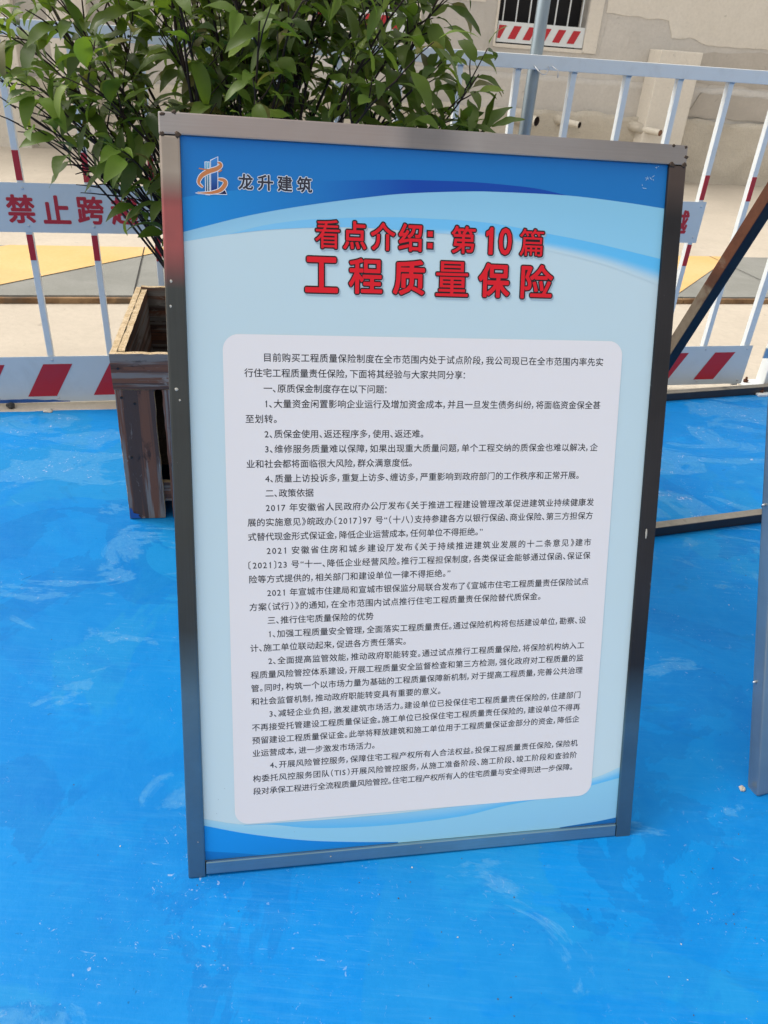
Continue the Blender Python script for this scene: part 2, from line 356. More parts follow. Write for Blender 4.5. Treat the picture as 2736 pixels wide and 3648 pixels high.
# ---------------------------------------------------------------- building at the back
WA = R(10.277); WD = Vector((math.cos(WA), math.sin(WA), 0)); WN = Vector((-WD.y, WD.x, 0))
bld = empty('building', frame_mw((-4.2697, 8.7283, 0), WD, WN))
tag(bld, 'cement rendered building with barred windows and drain pipes behind the fence', 'building')
WT = 4.6
wins = [(3.22, 4.17, 1.25, 2.75), (5.13, 6.11, 1.25, 2.75)]
def wob(bm, amt=.012, sc=1.3):
    bmesh.ops.subdivide_edges(bm, edges=bm.edges[:], cuts=0)
bm = bmesh.new()
xs = [-4, .3, wins[0][0], wins[0][1], wins[1][0], wins[1][1], 13]
box_into(bm, (-4, 0, .90), (13, .25, 1.25)); box_into(bm, (-4, 0, 2.75), (13, .25, WT))
box_into(bm, (-4, 0, 1.25), (wins[0][0], .25, 2.75)); box_into(bm, (wins[0][1], 0, 1.25), (wins[1][0], .25, 2.75)); box_into(bm, (wins[1][1], 0, 1.25), (13, .25, 2.75))
obj_bm('wall', bm, M['wall'], bld)
def rough_slab(name, x0, x1, z0, z1, y, th, mat, cell=.05, amp=.012, jag=.03, seed=1, parent=bld):
    """render layer with an uneven surface and a ragged upper edge"""
    nx = max(2, int((x1 - x0) / cell)); nz = max(2, int((z1 - z0) / cell)); bm = bmesh.new(); g = []
    for i in range(nx + 1):
        col = []
        x = x0 + (x1 - x0) * i / nx
        top = z1 + jag * (noise.noise(Vector((x * 2.3, seed, 0))) + .5 * noise.noise(Vector((x * 9, seed, 3))))
        for j in range(nz + 1):
            z = z0 + (top - z0) * j / nz
            d = amp * noise.fractal(Vector((x * 2.2, z * 2.2, seed)), .8, 2.1, 4)
            col.append(bm.verts.new((x, y - th + d, z)))
        col.append(bm.verts.new((x, y + .02, top - .004))); g.append(col)
    for i in range(nx):
        for j in range(len(g[0]) - 1):
            f = bm.faces.new((g[i][j], g[i + 1][j], g[i + 1][j + 1], g[i][j + 1])); f.smooth = j < nz
    return obj_bm(name, bm, mat, parent)
rough_slab('mid_render', -4, 13, .60, .985, 0, .009, M['wall'], .06, .006, .012, 5)
rough_slab('footing', -4, 13, -.02, .655, 0, .075, M['rough'], .05, .030, .035, 9)
rough_slab('render_patch', 4.30, 4.98, 1.60, 2.6, 0, .007, M['render_light'], .04, .002, .03, 2)
def patch(name, pts, th, mat):
    """irregular patch of render, a few mm proud"""
    bm = bmesh.new(); q = []
    for i in range(len(pts)):
        a, b = Vector(pts[i]), Vector(pts[(i + 1) % len(pts)]); n_ = max(1, int((b - a).length / .04))
        for k in range(n_):
            p = a.lerp(b, k / n_); q.append((p.x + .018 * noise.noise(Vector((p.x * 7, p.y * 7, 1))), p.y + .018 * noise.noise(Vector((p.x * 7, p.y * 7, 5)))))
    f = bm.faces.new([bm.verts.new((x, -th, z)) for x, z in q]); r_ = bmesh.ops.extrude_face_region(bm, geom=[f])
    for v in r_['geom']:
        if isinstance(v, bmesh.types.BMVert): v.co.y = .01
    bmesh.ops.recalc_face_normals(bm, faces=bm.faces); return obj_bm(name, bm, mat, bld)
patch('render_patch', [(6.30, 1.60), (7.02, 1.58), (7.10, 1.42), (7.30, 1.44), (7.55, 1.38), (9.4, 1.42), (9.4, 3.2), (6.30, 3.2)], .008, M['render_light'])
patch('render_patch', [(7.42, 1.02), (9.3, 1.0), (9.3, 1.33), (8.2, 1.36), (7.5, 1.31)], .006, M['render_dark'])
patch('render_patch', [(4.35, 1.02), (4.98, 1.0), (5.02, 1.22), (6.2, 1.20), (6.62, 1.0), (6.62, 1.5), (6.34, 1.55), (6.3, 1.22), (5.05, 1.235), (4.98, 1.56), (4.32, 1.57)], .004, M['wall'])
patch('render_patch', [(7.45, .68), (9.3, .68), (9.3, .90), (7.6, .93)], .028, M['render_dark'])
# projecting pilasters
def pilaster(x0, x1, z1, dep, mat):
    bm = bmesh.new(); box_into(bm, (x0, -dep, -.02), (x1, -.004, z1), .012)
    bmesh.ops.subdivide_edges(bm, edges=[e_ for e_ in bm.edges if e_.calc_length() > .2], cuts=6, use_grid_fill=True)
    for v in bm.verts: v.co += Vector((1, 1, .5)) * .006 * noise.noise(v.co * 3)
    return obj_bm('pilaster', bm, mat, bld)
pilaster(6.88, 7.36, 1.31, .30, M['render_light']); pilaster(-3.9, .30, WT - .1, .16, M['render_light']); pilaster(.62, 1.0, WT - .1, .16, M['render_light'])
# windows
for wi, (x0, x1, z0, z1) in enumerate(wins):
    # pale reveal around the opening
    fr = empty('window'); fr.parent = bld
    rv = bmesh.new(); t = .15 if wi else .14
    for lo, hi in (((x0 - .02, -.022, z0 - .03), (x0 - .001, .24, z1)), ((x1 + .001, -.022, z0 - .03), (x1 + t, -.0005, z1)), ((x1 + .0005, .0, z0), (x1 + .006, .24, z1)), ((x0, -.014, z0 - .035), (x1, .24, z0 - .001))):
        box_into(rv, lo, hi)
    obj_bm('reveal', rv, M['render_light'], fr)
    box('dark_interior', (x0 - .2, .27, z0 - .3), (x1 + .2, 1.6, z1 + .2), M['dark_room'], fr)
    n_b = 7
    for k in range(n_b):
        x = x0 + .06 + (x1 - x0 - .12) * k / (n_b - 1)
        wdt = .011 if k not in (3,) else .028
        box('guard_bar', (x - wdt / 2, .02, z0 + .20), (x + wdt / 2, .035, z1 - .01), M['white_paint'], fr)
    pl = box('warning_plate', (x0 + .012, .002, z0 + .012), (x1 - .004, .008, z0 + .20), M['white_paint'], fr)
    for k in range(6):
        a = x0 + .012 + .07 + .165 * (k - .7)
        pts = [(a, z0 + .045), (a + .082, z0 + .045), (a + .14, z0 + .165), (a + .058, z0 + .165)]
        pts = [(min(max(px, x0 + .016), x1 - .008), pz) for px, pz in pts]
        if abs(pts[1][0] - pts[0][0]) + abs(pts[2][0] - pts[3][0]) < .01: continue
        bm = bmesh.new(); bm.faces.new([bm.verts.new((px, -.001, pz)) for px, pz in pts]); obj_bm('red_stripe', bm, M['red_paint'], fr)
# drain pipes sticking out of the footing
for x, z, ln, r_, plug in ((5.52, .575, .32, .050, 0), (6.02, .565, .30, .034, 0), (6.90, .55, .46, .034, 1)):
    bm = bmesh.new(); dz = -.02
    tube_into(bm, [(x - .10, -.02, z + .012), (x + .01, -ln * .55, z + dz * .5)], r_ * 1.55, 16, True, 1)
    tube_into(bm, [(x - .02, -ln * .5, z + dz * .4), (x + .10, -ln, z + dz)], r_, 20, False, 0)
    tube_into(bm, [(x + .04, -ln * .7, z + dz * .7), (x + .10, -ln - .0005, z + dz)], r_ * .86, 20, False, 2)
    a = Vector((x + .10, -ln, z + dz)); t = Vector((.12, -ln * .5, dz * .6)).normalized()
    tube_into(bm, [a - t * (.003 if plug else .05), a - t * (.0 if plug else .045)], r_ * .9, 20, True, 3 if plug else 2)
    obj_bm('drain_pipe', bm, [M['pvc'], M['rough'], M['pipe_in'], M['plug']], bld)

# ---------------------------------------------------------------- barrier fence
fence = empty('barrier_fence', frame_mw(fp(0, 0, -.004), FD + Vector((0, 0, .0068)), FN))
tag(fence, 'white steel barrier fence with red bands and red lettered plate behind the boards', 'fence')
SP, S0 = .20139, .3983
F_L, F_R = S0 - 2 * SP, S0 + 14 * SP
box('top_rail', (F_L - .012, -.002, 1.158), (F_R + .012, .038, 1.200), M['white_paint'], fence, .002)
box('bottom_rail', (F_L - .012, .003, .03), (F_R + .012, .036, .07), M['white_paint'], fence, .002)
for k in range(-2, 15):
    x = S0 + k * SP; wd = .010 if -2 < k < 14 else .014
    p = box('picket', (x - wd, .006, .0 if abs(wd - .014) < 1e-6 else .06), (x + wd, .030, 1.157), M['white_paint'], fence, .0015)
    for z0, z1 in ((.765, .852), (.518, .600)):
        box('red_band', (x - wd + .0005, .0045, z0), (x + wd - .0005, .0062, z1), M['red_paint'], p)
    bm = bmesh.new()
    for q in range(3): tube_into(bm, [(x + (q - 1) * .007, .0045, 1.154), (x + (q - 1) * .007 + .002, .0035, 1.160)], .0032, 6)
    obj_bm('weld_bead', bm, M['zinc'], p)
def plate(name, x0, x1, z0, z1):
    bm = bmesh.new(); n_ = 40
    for i in range(n_):
        a, b = x0 + (x1 - x0) * i / n_, x0 + (x1 - x0) * (i + 1) / n_
    box_into(bm, (x0, .0012, z0), (x1, .0035, z1), 0)
    return obj_bm(name, bm, M['plate_paint'], fence)
mp_ = plate('lettered_plate', .30, S0 + 12 * SP + .022, .608, .759)
bp = plate('striped_plate', F_L - .01, F_R + .028, .010, .184)
for k in range(-2, 15):
    x = S0 + k * SP
    for par, z0, z1, lo, hi in ((mp_, .628, .742, 0, 12), (bp, .026, .170, -2, 14)):
        if k < lo or k > hi: continue
        for z in (z0, z1):
            bm = bmesh.new(); bmesh.ops.create_uvsphere(bm, u_segments=8, v_segments=5, radius=.0045)
            for v in bm.verts: v.co = Vector((v.co.x + x + .004, v.co.y * .5 + .0008, v.co.z + z))
            obj_bm('rivet', bm, M['zinc'], par)
for k in range(-2, 14):
    a = .300 + .2250 * k
    if a + .168 > F_R + .02 or a < F_L: continue
    bm = bmesh.new(); bm.faces.new([bm.verts.new(p) for p in ((a, .0002, .034), (a + .098, .0002, .034), (a + .168, .0002, .156), (a + .070, .0002, .156))])
    obj_bm('red_stripe', bm, M['red_paint'], bp)
# blue floor paint smeared on the foot of the plate
bm = bmesh.new(); pts = []
for i in range(60):
    x = F_L + (.44 - F_L) * i / 59; pts.append((x, .0002, .024 - .010 * max(0, (x - .30) / .14) + .004 * noise.noise(Vector((x * 30, 0, 0)))))
vs = [bm.verts.new(p) for p in pts] + [bm.verts.new((x, .0002, .0105)) for x in (.44, F_L)]
f = bm.faces.new(vs); bmesh.ops.triangulate(bm, faces=[f]); obj_bm('paint_smear', bm, M['plate_blue_smear'], bp)
def chars(txt, spots, hgt, z0, y, mat, parent, off=.012):
    for ch, (a, b) in zip(txt, spots):
        me = text_mesh(ch); x0, x1, y0, y1 = bounds(me); vs_, fs_ = [], []; pts_ = [tuple(v.co) for v in me.vertices]; pf = [tuple(p.vertices) for p in me.polygons]; bpy.data.meshes.remove(me)
        for k in range(9):
            ox, oz = (0, 0) if k == 8 else (off * math.cos(k * math.pi / 4), off * math.sin(k * math.pi / 4)); q = len(vs_)
            vs_ += [(a + off + ox + (v[0] - x0) / (x1 - x0) * (b - a - 2 * off), y - k * .00001, z0 + off + oz + (v[1] - y0) / (y1 - y0) * (hgt - 2 * off)) for v in pts_]; fs_ += [tuple(q + i for i in f) for f in pf]
        me = bpy.data.meshes.new('red_character'); me.from_pydata(vs_, [], fs_); me.materials.append(mat); link(bpy.data.objects.new('red_character', me), parent)
cs = [(.345 + .1055 * i, .345 + .1055 * i + .085) for i in range(4)]
chars('禁止跨越', cs, .088, .636, .0004, M['red_paint'], mp_, .0026)
cs = [(2.78 - .085 - .1055 * (3 - i), 2.78 - .1055 * (3 - i)) for i in range(4)]
chars('禁止跨越', cs, .088, .640, .0004, M['red_paint'], mp_, .0026)

# bolted post at the end of the section
post = empty('fence_post', frame_mw(fp(3.385), FD, FN))
tag(post, 'white square post bolted to the floor beside the barrier fence end', 'post')
box('shaft', (-.032, -.01, .008), (.032, .05, 1.26), M['white_paint'], post, .003)
bm = bmesh.new(); box_into(bm, (-.10, -.085, .001), (.10, .09, .009), .0)
obj_bm('base_flange', bm, M['white_paint'], post)
for x, y in ((-.07, -.055), (.02, -.06), (.07, .06), (-.07, .06)):
    bm = bmesh.new(); tube_into(bm, [(x, y, .0085), (x, y, .020)], .011, 6); tube_into(bm, [(x, y, .019), (x, y, .032)], .0055, 8)
    obj_bm('bolt', bm, M['rust'], post)
hg = box('hinge_clip', (-.085, -.016, .150), (-.030, -.010, .196), M['zinc'], post, .001)
for z in (.162, .184):
    bm = bmesh.new(); tube_into(bm, [(-.048, -.0165, z), (-.048, -.030, z)], .006, 6); obj_bm('bolt', bm, M['rust'], hg)

# galvanised pipe behind the rail
gp = empty('steel_pipe', Matrix.Translation(fp(2.078, .062)))
tag(gp, 'tall round galvanised pipe standing behind the fence rail', 'pipe')
bm = bmesh.new(); tube_into(bm, [(0, 0, -.01), (0, 0, .9), (0, 0, 2.7)], .0215, 28); obj_bm('shaft', bm, M['galv'], gp)
bm = bmesh.new()
pts = [fp(2.078 + .030 * math.cos(a), .030 + .062 * math.sin(a), 1.178 + .012 * math.cos(a * 2) + .010 * math.sin(a)) for a in [i * 2 * math.pi / 24 for i in range(25)]]
pts += [fp(2.125, -.036, 1.170), fp(2.128, -.034, 1.150)]
tube_into(bm, pts, .0018, 6)
tie = obj_bm('wire_tie', bm, M['zinc']); tag(tie, 'thin wire loop tying the round pipe to the fence rail', 'wire')

# ---------------------------------------------------------------- display boards
BW, BH = .7977, 1.1972
C_PALE = (.55, .70, .75); C_WHITE = (.82, .79, .79)
PR = [0]
def printed(name, rows, parent, z=None):
    """rows: list of (polyline, colours) from top to bottom; every polyline has the same number of points"""
    bm = bmesh.new(); g = []; cols = []
    zz = -.0060 + .00004 * (PR[0] if z is None else z)
    for poly, cc in rows:
        g.append([bm.verts.new((x, y, zz)) for x, y in poly]); cols += [cc[min(int(i * len(cc) / len(poly)), len(cc) - 1)] if len(cc) != 2 else tuple(cc[0][k] + (cc[1][k] - cc[0][k]) * i / (len(poly) - 1) for k in range(3)) for i in range(len(poly))]
    for a, b in zip(g[:-1], g[1:]):
        for i in range(len(a) - 1):
            q = [b[i], b[i + 1], a[i + 1], a[i]]
            try: bm.faces.new(q)
            except ValueError: pass
    o = obj_bm(name, bm, M['print'], parent); at = o.data.color_attributes.new('print', 'FLOAT_COLOR', 'POINT')
    for d, c in zip(at.data, cols): d.color = (*c, 1)
    if z is None: PR[0] += 1
    return o
def smooth_curve(pts, xs):
    """Catmull-Rom style interpolation of y over x"""
    out = []
    for x in xs:
        if x <= pts[0][0]:
            a, b = pts[0], pts[1]
        elif x >= pts[-1][0]:
            a, b = pts[-2], pts[-1]
        else: a = None
        if a is not None:
            out.append((x, a[1] + (b[1] - a[1]) * (x - a[0]) / (b[0] - a[0]))); continue
        i = max(k for k in range(len(pts) - 1) if pts[k][0] <= x)
        p1, p2 = pts[i], pts[i + 1]; p0 = pts[max(i - 1, 0)]; p3 = pts[min(i + 2, len(pts) - 1)]
        m1 = (p2[1] - p0[1]) / (p2[0] - p0[0] + 1e-9); m2 = (p3[1] - p1[1]) / (p3[0] - p1[0] + 1e-9); h = p2[0] - p1[0]; t = (x - p1[0]) / h
        out.append((x, (2 * t**3 - 3 * t**2 + 1) * p1[1] + (t**3 - 2 * t**2 + t) * h * m1 + (-2 * t**3 + 3 * t**2) * p2[1] + (t**3 - t**2) * h * m2))
    return out
X0, X1, Y0, Y1 = .0285, .7695, .0290, .7695, 
YB, YT = .0290, 1.1690
def xr(a, b, n_=40): return [a + (b - a) * i / n_ for i in range(n_ + 1)]
def clampy(l, lo=YB, hi=YT): return [(x, min(max(y, lo), hi)) for x, y in l]
def lerp_rows(top, bot, ctop, cbot, n_=8):
    rows = []
    for k in range(n_ + 1):
        t = k / n_; ts = t * t * (3 - 2 * t)
        rows.append(([(a[0], a[1] + (b[1] - a[1]) * t) for a, b in zip(top, bot)], [tuple(c1[j] + (c2[j] - c1[j]) * ts for j in range(3)) for c1, c2 in zip(ctop, cbot)]))
    return rows
TOPB = (.011, .180, .50); TOPR = (.009, .170, .47); LFTB = (.012, .245, .60); DARK = (.003, .062, .36); LB = (.27, .54, .73)
C1 = [(.0302, 1.0399), (.1194, 1.0652), (.2132, 1.0849), (.3233, 1.103), (.3745, 1.1087), (.4389, 1.1135), (.4786, 1.1154), (.6051, 1.1157), (.70, 1.110), (.7695, 1.1037)]
def board_print(bd, full):
    PR[0] = 0
    xs = xr(X0, X1)
    line = lambda y: [(x, y) for x in xs]
    pb = [tuple(C_PALE)] * 2
    printed('base_colour', [(line(YT), [C_PALE] * 2), (line(.9), [C_PALE] * 2), (line(YB), [(.60, .75, .79)] * 2)], bd)
    c1 = smooth_curve(C1, xs)
    printed('light_band', lerp_rows(c1, smooth_curve([(.0285, 1.0262), (.0926, 1.0388), (.2131, 1.0610), (.3238, 1.0685), (.4804, 1.066), (.6459, 1.0450), (.7695, 1.023)], xs), [LB, (.25, .56, .74)], [(.30, .58, .76), (.27, .60, .80)], 4), bd)
    printed('top_band', [(line(YT), [TOPB, TOPR]), (c1, [TOPB, TOPR])], bd)
    xl = xr(X0, .36)
    up_ = smooth_curve([(.0285, 1.0860), (.0552, 1.0914), (.1071, 1.0996), (.1677, 1.1049), (.26, 1.108), (.36, 1.1075)], xl)
    lo_ = smooth_curve(C1, xl); up_ = [(x, max(y, b[1] + .0002)) for (x, y), b in zip(up_, lo_)]
    fadec = lambda c: [tuple(c[k] + (TOPB[k] - c[k]) * min(1, max(0, (x - .06) / .15)) for k in range(3)) for x in xl]
    printed('mid_blue_wave', [(up_, fadec(LFTB)), (lo_, fadec((.012, .25, .64)))], bd)
    xd = xr(.205, .6051)
    up_ = smooth_curve([(.1278, 1.1056), (.2272, 1.1175), (.323, 1.1244), (.374, 1.1263), (.4514, 1.1276), (.5045, 1.1263), (.5586, 1.1231), (.6051, 1.1158)], xd)
    lo_ = smooth_curve(C1, xd); dk = [tuple(TOPB[k] + (DARK[k] - TOPB[k]) * min(1, max(0, (x - .215) / .15)) for k in range(3)) for x in xd]
    printed('dark_wave', [(up_, dk), (lo_, dk)], bd)
    xb = xr(.0926, .7695)
    u2 = smooth_curve([(.0926, 1.0390), (.146, 1.0537), (.2131, 1.0643), (.3238, 1.072), (.3753, 1.0727), (.4804, 1.0706), (.5758, 1.0587), (.6459, 1.0491), (.7695, 1.0275)], xb)
    l2 = smooth_curve([(.0926, 1.0387), (.1459, 1.0467), (.2131, 1.0526), (.2819, 1.0556), (.3758, 1.0532), (.468, 1.0493), (.5768, 1.0401), (.6757, 1.0263), (.7695, 1.0030)], xb)
    soft = [(x, y - .016 * max(0, (x - .45) / .32)) for x, y in l2]
    B2a, B2b = (.22, .55, .82), (.11, .51, .86)
    cols = [tuple(B2a[k] + (B2b[k] - B2a[k]) * (x - .0926) / .677 for k in range(3)) for x in xb]
    printed('bright_wave', [(u2, cols), ([(a[0], (a[1] * .4 + b[1] * .6)) for a, b in zip(u2, l2)], cols)], bd)
    mid = [(a[0], (a[1] * .4 + b[1] * .6)) for a, b in zip(u2, l2)]
    cb = [tuple(c[k] + (C_PALE[k] - c[k]) * min(1, max(0, (x - .38) / .12)) for k in range(3)) for x, c in zip(xb, cols)]
    endc = [C_PALE if x > .45 else tuple(c[k] + (C_PALE[k] - c[k]) * max(0, (x - .38) / .07) for k in range(3)) for x, c in zip(xb, cols)]
    printed('bright_wave_fade', lerp_rows(mid, soft, cols, endc, 8), bd)
    # foot of the sheet
    BL_ = (.30, .63, .82)
    lt = smooth_curve([(.0285, .1065), (.0842, .0915), (.1367, .0868), (.30, .0850), (.55, .095), (.64, .105), (.7302, .122), (.7695, .1300)], xs)
    printed('foot_light', [(lt, [(.40, .68, .82)] + [BL_]), ([(x, y - .012) for x, y in lt], [BL_, BL_]), (line(YB), [BL_, (.27, .56, .77)])], bd)
    xf = xr(.0943, X1)
    bu = smooth_curve([(.0943, .0884), (.1368, .0880), (.2265, .0860), (.2993, .0860), (.3875, .0865), (.4789, .0910), (.6396, .1080), (.7302, .1266), (.7695, .1418)], xf)
    bl = smooth_curve([(.0943, .0878), (.1368, .0858), (.2087, .0721), (.3385, .0650), (.475, .0700), (.5531, .0832), (.6396, .0935), (.7168, .1093), (.7695, .1200)], xf)
    cu = [(.18, .52, .82), (.42, .70, .84)]; cl = [(.14, .51, .84), (.12, .52, .88)]
    cu = [tuple(cu[0][k] + (cu[1][k] - cu[0][k]) * (x - .0943) / .675 for k in range(3)) for x in xf]; cl = [tuple(cl[0][k] + (cl[1][k] - cl[0][k]) * (x - .0943) / .675 for k in range(3)) for x in xf]
    printed('foot_wave', lerp_rows(bu, bl, cu, cl, 5), bd)
    xq = xr(X0, .36); fu = smooth_curve([(.0285, .0940), (.0991, .0722), (.1928, .0507), (.28, .0385), (.36, .0305)], xq)
    printed('foot_blue', [(fu, [(.012, .31, .83), (.010, .20, .62)]), ([(x, YB) for x in xq], [(.010, .28, .78), (.009, .18, .55)])], bd)
    xq = xr(X0, .125); fu = clampy(smooth_curve([(.0285, .0463), (.083, .0373), (.125, .0291)], xq))
    printed('foot_dark', [(fu, [(.008, .20, .60), (.008, .19, .58)]), ([(x, YB) for x in xq], [(.006, .15, .50)] * 2)], bd)
    printed('foot_corner', [([(.66, .0300), (.6971, .0328), (.7313, .0352), (.7695, .0400)], [(.01, .16, .46)] * 2), ([(.66, YB), (.6971, YB), (.7313, YB), (.7695, YB)], [(.01, .12, .40)] * 2)], bd)
    # rounded text box
    bx0, bx1, by0, by1, r_ = .0795, .7158, .0905, .8978, .024
    pts = []
    for cx, cy, a0 in ((bx1 - r_, by1 - r_, 0), (bx0 + r_, by1 - r_, 90), (bx0 + r_, by0 + r_, 180), (bx1 - r_, by0 + r_, 270)):
        for k in range(9): a = R(a0 + k * 11.25); pts.append((cx + r_ * math.cos(a), cy + r_ * math.sin(a)))
    bm = bmesh.new(); bm.faces.new([bm.verts.new((x, y, -.0060 + .00004 * PR[0])) for x, y in pts])
    o = obj_bm('text_box', bm, M['print'], bd); paint(o.data, C_WHITE); PR[0] += 1
    return

def one(w_):
    return ([(.16, .0), (.16 + w_, .0), (.16 + w_, .72), (.16 + w_ * .35, .72), (.16, .645), (.16 - w_ * .95, .60), (.16 - w_ * .95, .60 - w_ * .72), (.16, .56)],
            [(0, 1, 2, 4), (0, 4, 7), (2, 3, 4), (4, 5, 6, 7)], (.16 - w_ * .95, .16 + w_, 0, .72))
GL = {('1', 2): one(.09), ('1', 3): one(.15)}
def glyph(ch, res=2):
    """vertices, faces and bounds of one character, 1 unit em"""
    if (ch, res) not in GL:
        me = text_mesh(ch, 0, res); vs_ = [tuple(v.co[:2]) for v in me.vertices]; fs_ = [tuple(p.vertices) for p in me.polygons]; bpy.data.meshes.remove(me)
        xs_ = [v[0] for v in vs_]; ys_ = [v[1] for v in vs_]; GL[(ch, res)] = (vs_, fs_, (min(xs_), max(xs_), min(ys_), max(ys_)))
    return GL[(ch, res)]
def text_obj(name, vs_, fs_, col, parent):
    me = bpy.data.meshes.new(name); me.from_pydata(vs_, [], fs_); me.materials.append(M['print']); paint(me, col)
    return link(bpy.data.objects.new(name, me), parent)
ADV = {c: .52 for c in '，、。：'}; ADV.update({c: .56 for c in '0123456789TS'}); ADV.update({'I': .3, ' ': .35, '《': .62, '》': .62, '（': .55, '）': .55, '〔': .55, '〕': .55, '“': .5, '”': .5})
def put_line(txt, x0, x1, yc, em, col, parent, lay, bold=.00016):
    adv = [ADV.get(c, 1.0) for c in txt]; g0, g1 = glyph(txt[0])[2], glyph(txt[-1])[2]
    pitch = (x1 - x0 - em * .92) / max(.001, sum(adv) - (adv[-1])) if adv[-1] >= 1 else (x1 - x0) / (sum(adv) - .12)
    vs_, fs_, pen = [], [], x0 - em * .04
    for c, a in zip(txt, adv):
        if c != ' ':
            gv, gf, (ax, bx, ay, by) = glyph(c)
            if a < 1 and c not in '，、。：': px = pen + (a * pitch - (bx - ax) * em) / 2 - ax * em
            elif c in '，、。': px = pen - ax * em + .04 * em
            elif c == '：': px = pen + .1 * em - ax * em
            else: px = pen
            for n_, (dx, dy) in enumerate(((-bold, -bold), (bold, bold), (bold, -bold))):
                b = len(vs_); z = -.0060 + .00004 * lay + n_ * .000001
                vs_ += [(px + v[0] * em + dx, yc + (v[1] - .37) * em + dy, z) for v in gv]; fs_ += [tuple(b + i for i in f) for f in gf]
        pen += a * pitch
    return text_obj('text_line', vs_, fs_, col, parent)
def fat(ch, a, b, yc, hgt, grow, col, lay, parent, name, dx=0, dy=0, n_=12, keep=False):
    """one character fitted to a box and thickened all round by 'grow'"""
    gv, gf, (ax, bx, ay, by) = glyph(ch, 3); sx = (b - a) / (bx - ax); sy = hgt / (by - ay) if not keep else keep
    vs_, fs_ = [], []
    for k in range(n_ + 1):
        ox, oy = (0, 0) if k == n_ else (grow * math.cos(k * 2 * math.pi / n_), grow * math.sin(k * 2 * math.pi / n_))
        q = len(vs_); z = -.006 + .00004 * lay + k * .000001
        vs_ += [(a + (v[0] - ax) * sx + ox + dx, yc + (v[1] - (ay + by) / 2) * sy + oy + dy, z) for v in gv]; fs_ += [tuple(q + i for i in f) for f in gf]
    return text_obj(name, vs_, fs_, col, parent)

LINES = [
 ('目前购买工程质量保险制度在全市范围内处于试点阶段，我公司现已在全市范围内率先实', .1388, .6836),
 ('行住宅工程质量责任保险，下面将其经验与大家共同分享：', .1108, .4555),
 ('一、原质保金制度存在以下问题：', .1388, .3303),
 ('1、大量资金闲置影响企业运行及增加资金成本，并且一旦发生债务纠纷，将面临资金保全甚', .1388, .6836),
 ('至划转。', .1108, .1591),
 ('2、质保金使用、返还程序多，使用、返还难。', .1388, .3892),
 ('3、维修服务质量难以保障，如果出现重大质量问题，单个工程交纳的质保金也难以解决，企', .1388, .6836),
 ('业和社会都将面临很大风险，群众满意度低。', .1108, .3715),
 ('4、质量上访投诉多，重复上访多、缠访多，严重影响到政府部门的工作秩序和正常开展。', .1388, .6552),
 ('二、政策依据', .1388, .2136),
 ('2017 年安徽省人民政府办公厅发布《关于推进工程建设管理改革促进建筑业持续健康发', .1388, .6836),
 ('展的实施意见》皖政办〔2017〕97 号“（十八）支持参建各方以银行保函、商业保险、第三方担保方', .1108, .6836),
 ('式替代现金形式保证金，降低企业运营成本，任何单位不得拒绝。”', .1108, .4919),
 ('2021 安徽省住房和城乡建设厅发布《关于持续推进建筑业发展的十二条意见》建市', .1388, .6836),
 ('〔2021〕23 号“十一、降低企业经营风险。推行工程担保制度，各类保证金能够通过保函、保证保', .1090, .6836),
 ('险等方式提供的，相关部门和建设单位一律不得拒绝。”', .1108, .4393),
 ('2021 年宣城市住建局和宣城市银保监分局联合发布了《宣城市住宅工程质量责任保险试点', .1388, .6836),
 ('方案（试行）》的通知，在全市范围内试点推行住宅工程质量责任保险替代质保金。', .1108, .6000),
 ('三、推行住宅质量保险的优势', .1388, .3112),
 ('1、加强工程质量安全管理，全面落实工程质量责任。通过保险机构将包括建设单位，勘察、设', .1388, .6836),
 ('计、施工单位联动起来，促进各方责任落实。', .1108, .3678),
 ('2、全面提高监管效能，推动政府职能转变。通过试点推行工程质量保险，将保险机构纳入工', .1388, .6836),
 ('程质量风险管控体系建设，开展工程质量安全监督检查和第三方检测，强化政府对工程质量的监', .1108, .6836),
 ('管。同时，构筑一个以市场力量为基础的工程质量保障新机制，对于提高工程质量，完善公共治理', .1108, .6836),
 ('和社会监督机制，推动政府职能转变具有重要的意义。', .1108, .4297),
 ('3、减轻企业负担，激发建筑市场活力。建设单位已投保住宅工程质量责任保险的，住建部门', .1388, .6836),
 ('不再接受托管建设工程质量保证金。施工单位已投保住宅工程质量责任保险的，建设单位不得再', .1108, .6836),
 ('预留建设工程质量保证金。此举将释放建筑和施工单位用于工程质量保证金部分的资金，降低企', .1108, .6836),
 ('业运营成本，进一步激发市场活力。', .1108, .3170),
 ('4、开展风险管控服务，保障住宅工程产权所有人合法权益。投保工程质量责任保险，保险机', .1388, .6836),
 ('构委托风控服务团队（TIS）开展风险管控服务，从施工准备阶段、施工阶段、竣工阶段和查验阶', .1108, .6836),
 ('段对承保工程进行全流程质量风险管控。住宅工程产权所有人的住宅质量与安全得到进一步保障。', .1108, .6777),
]
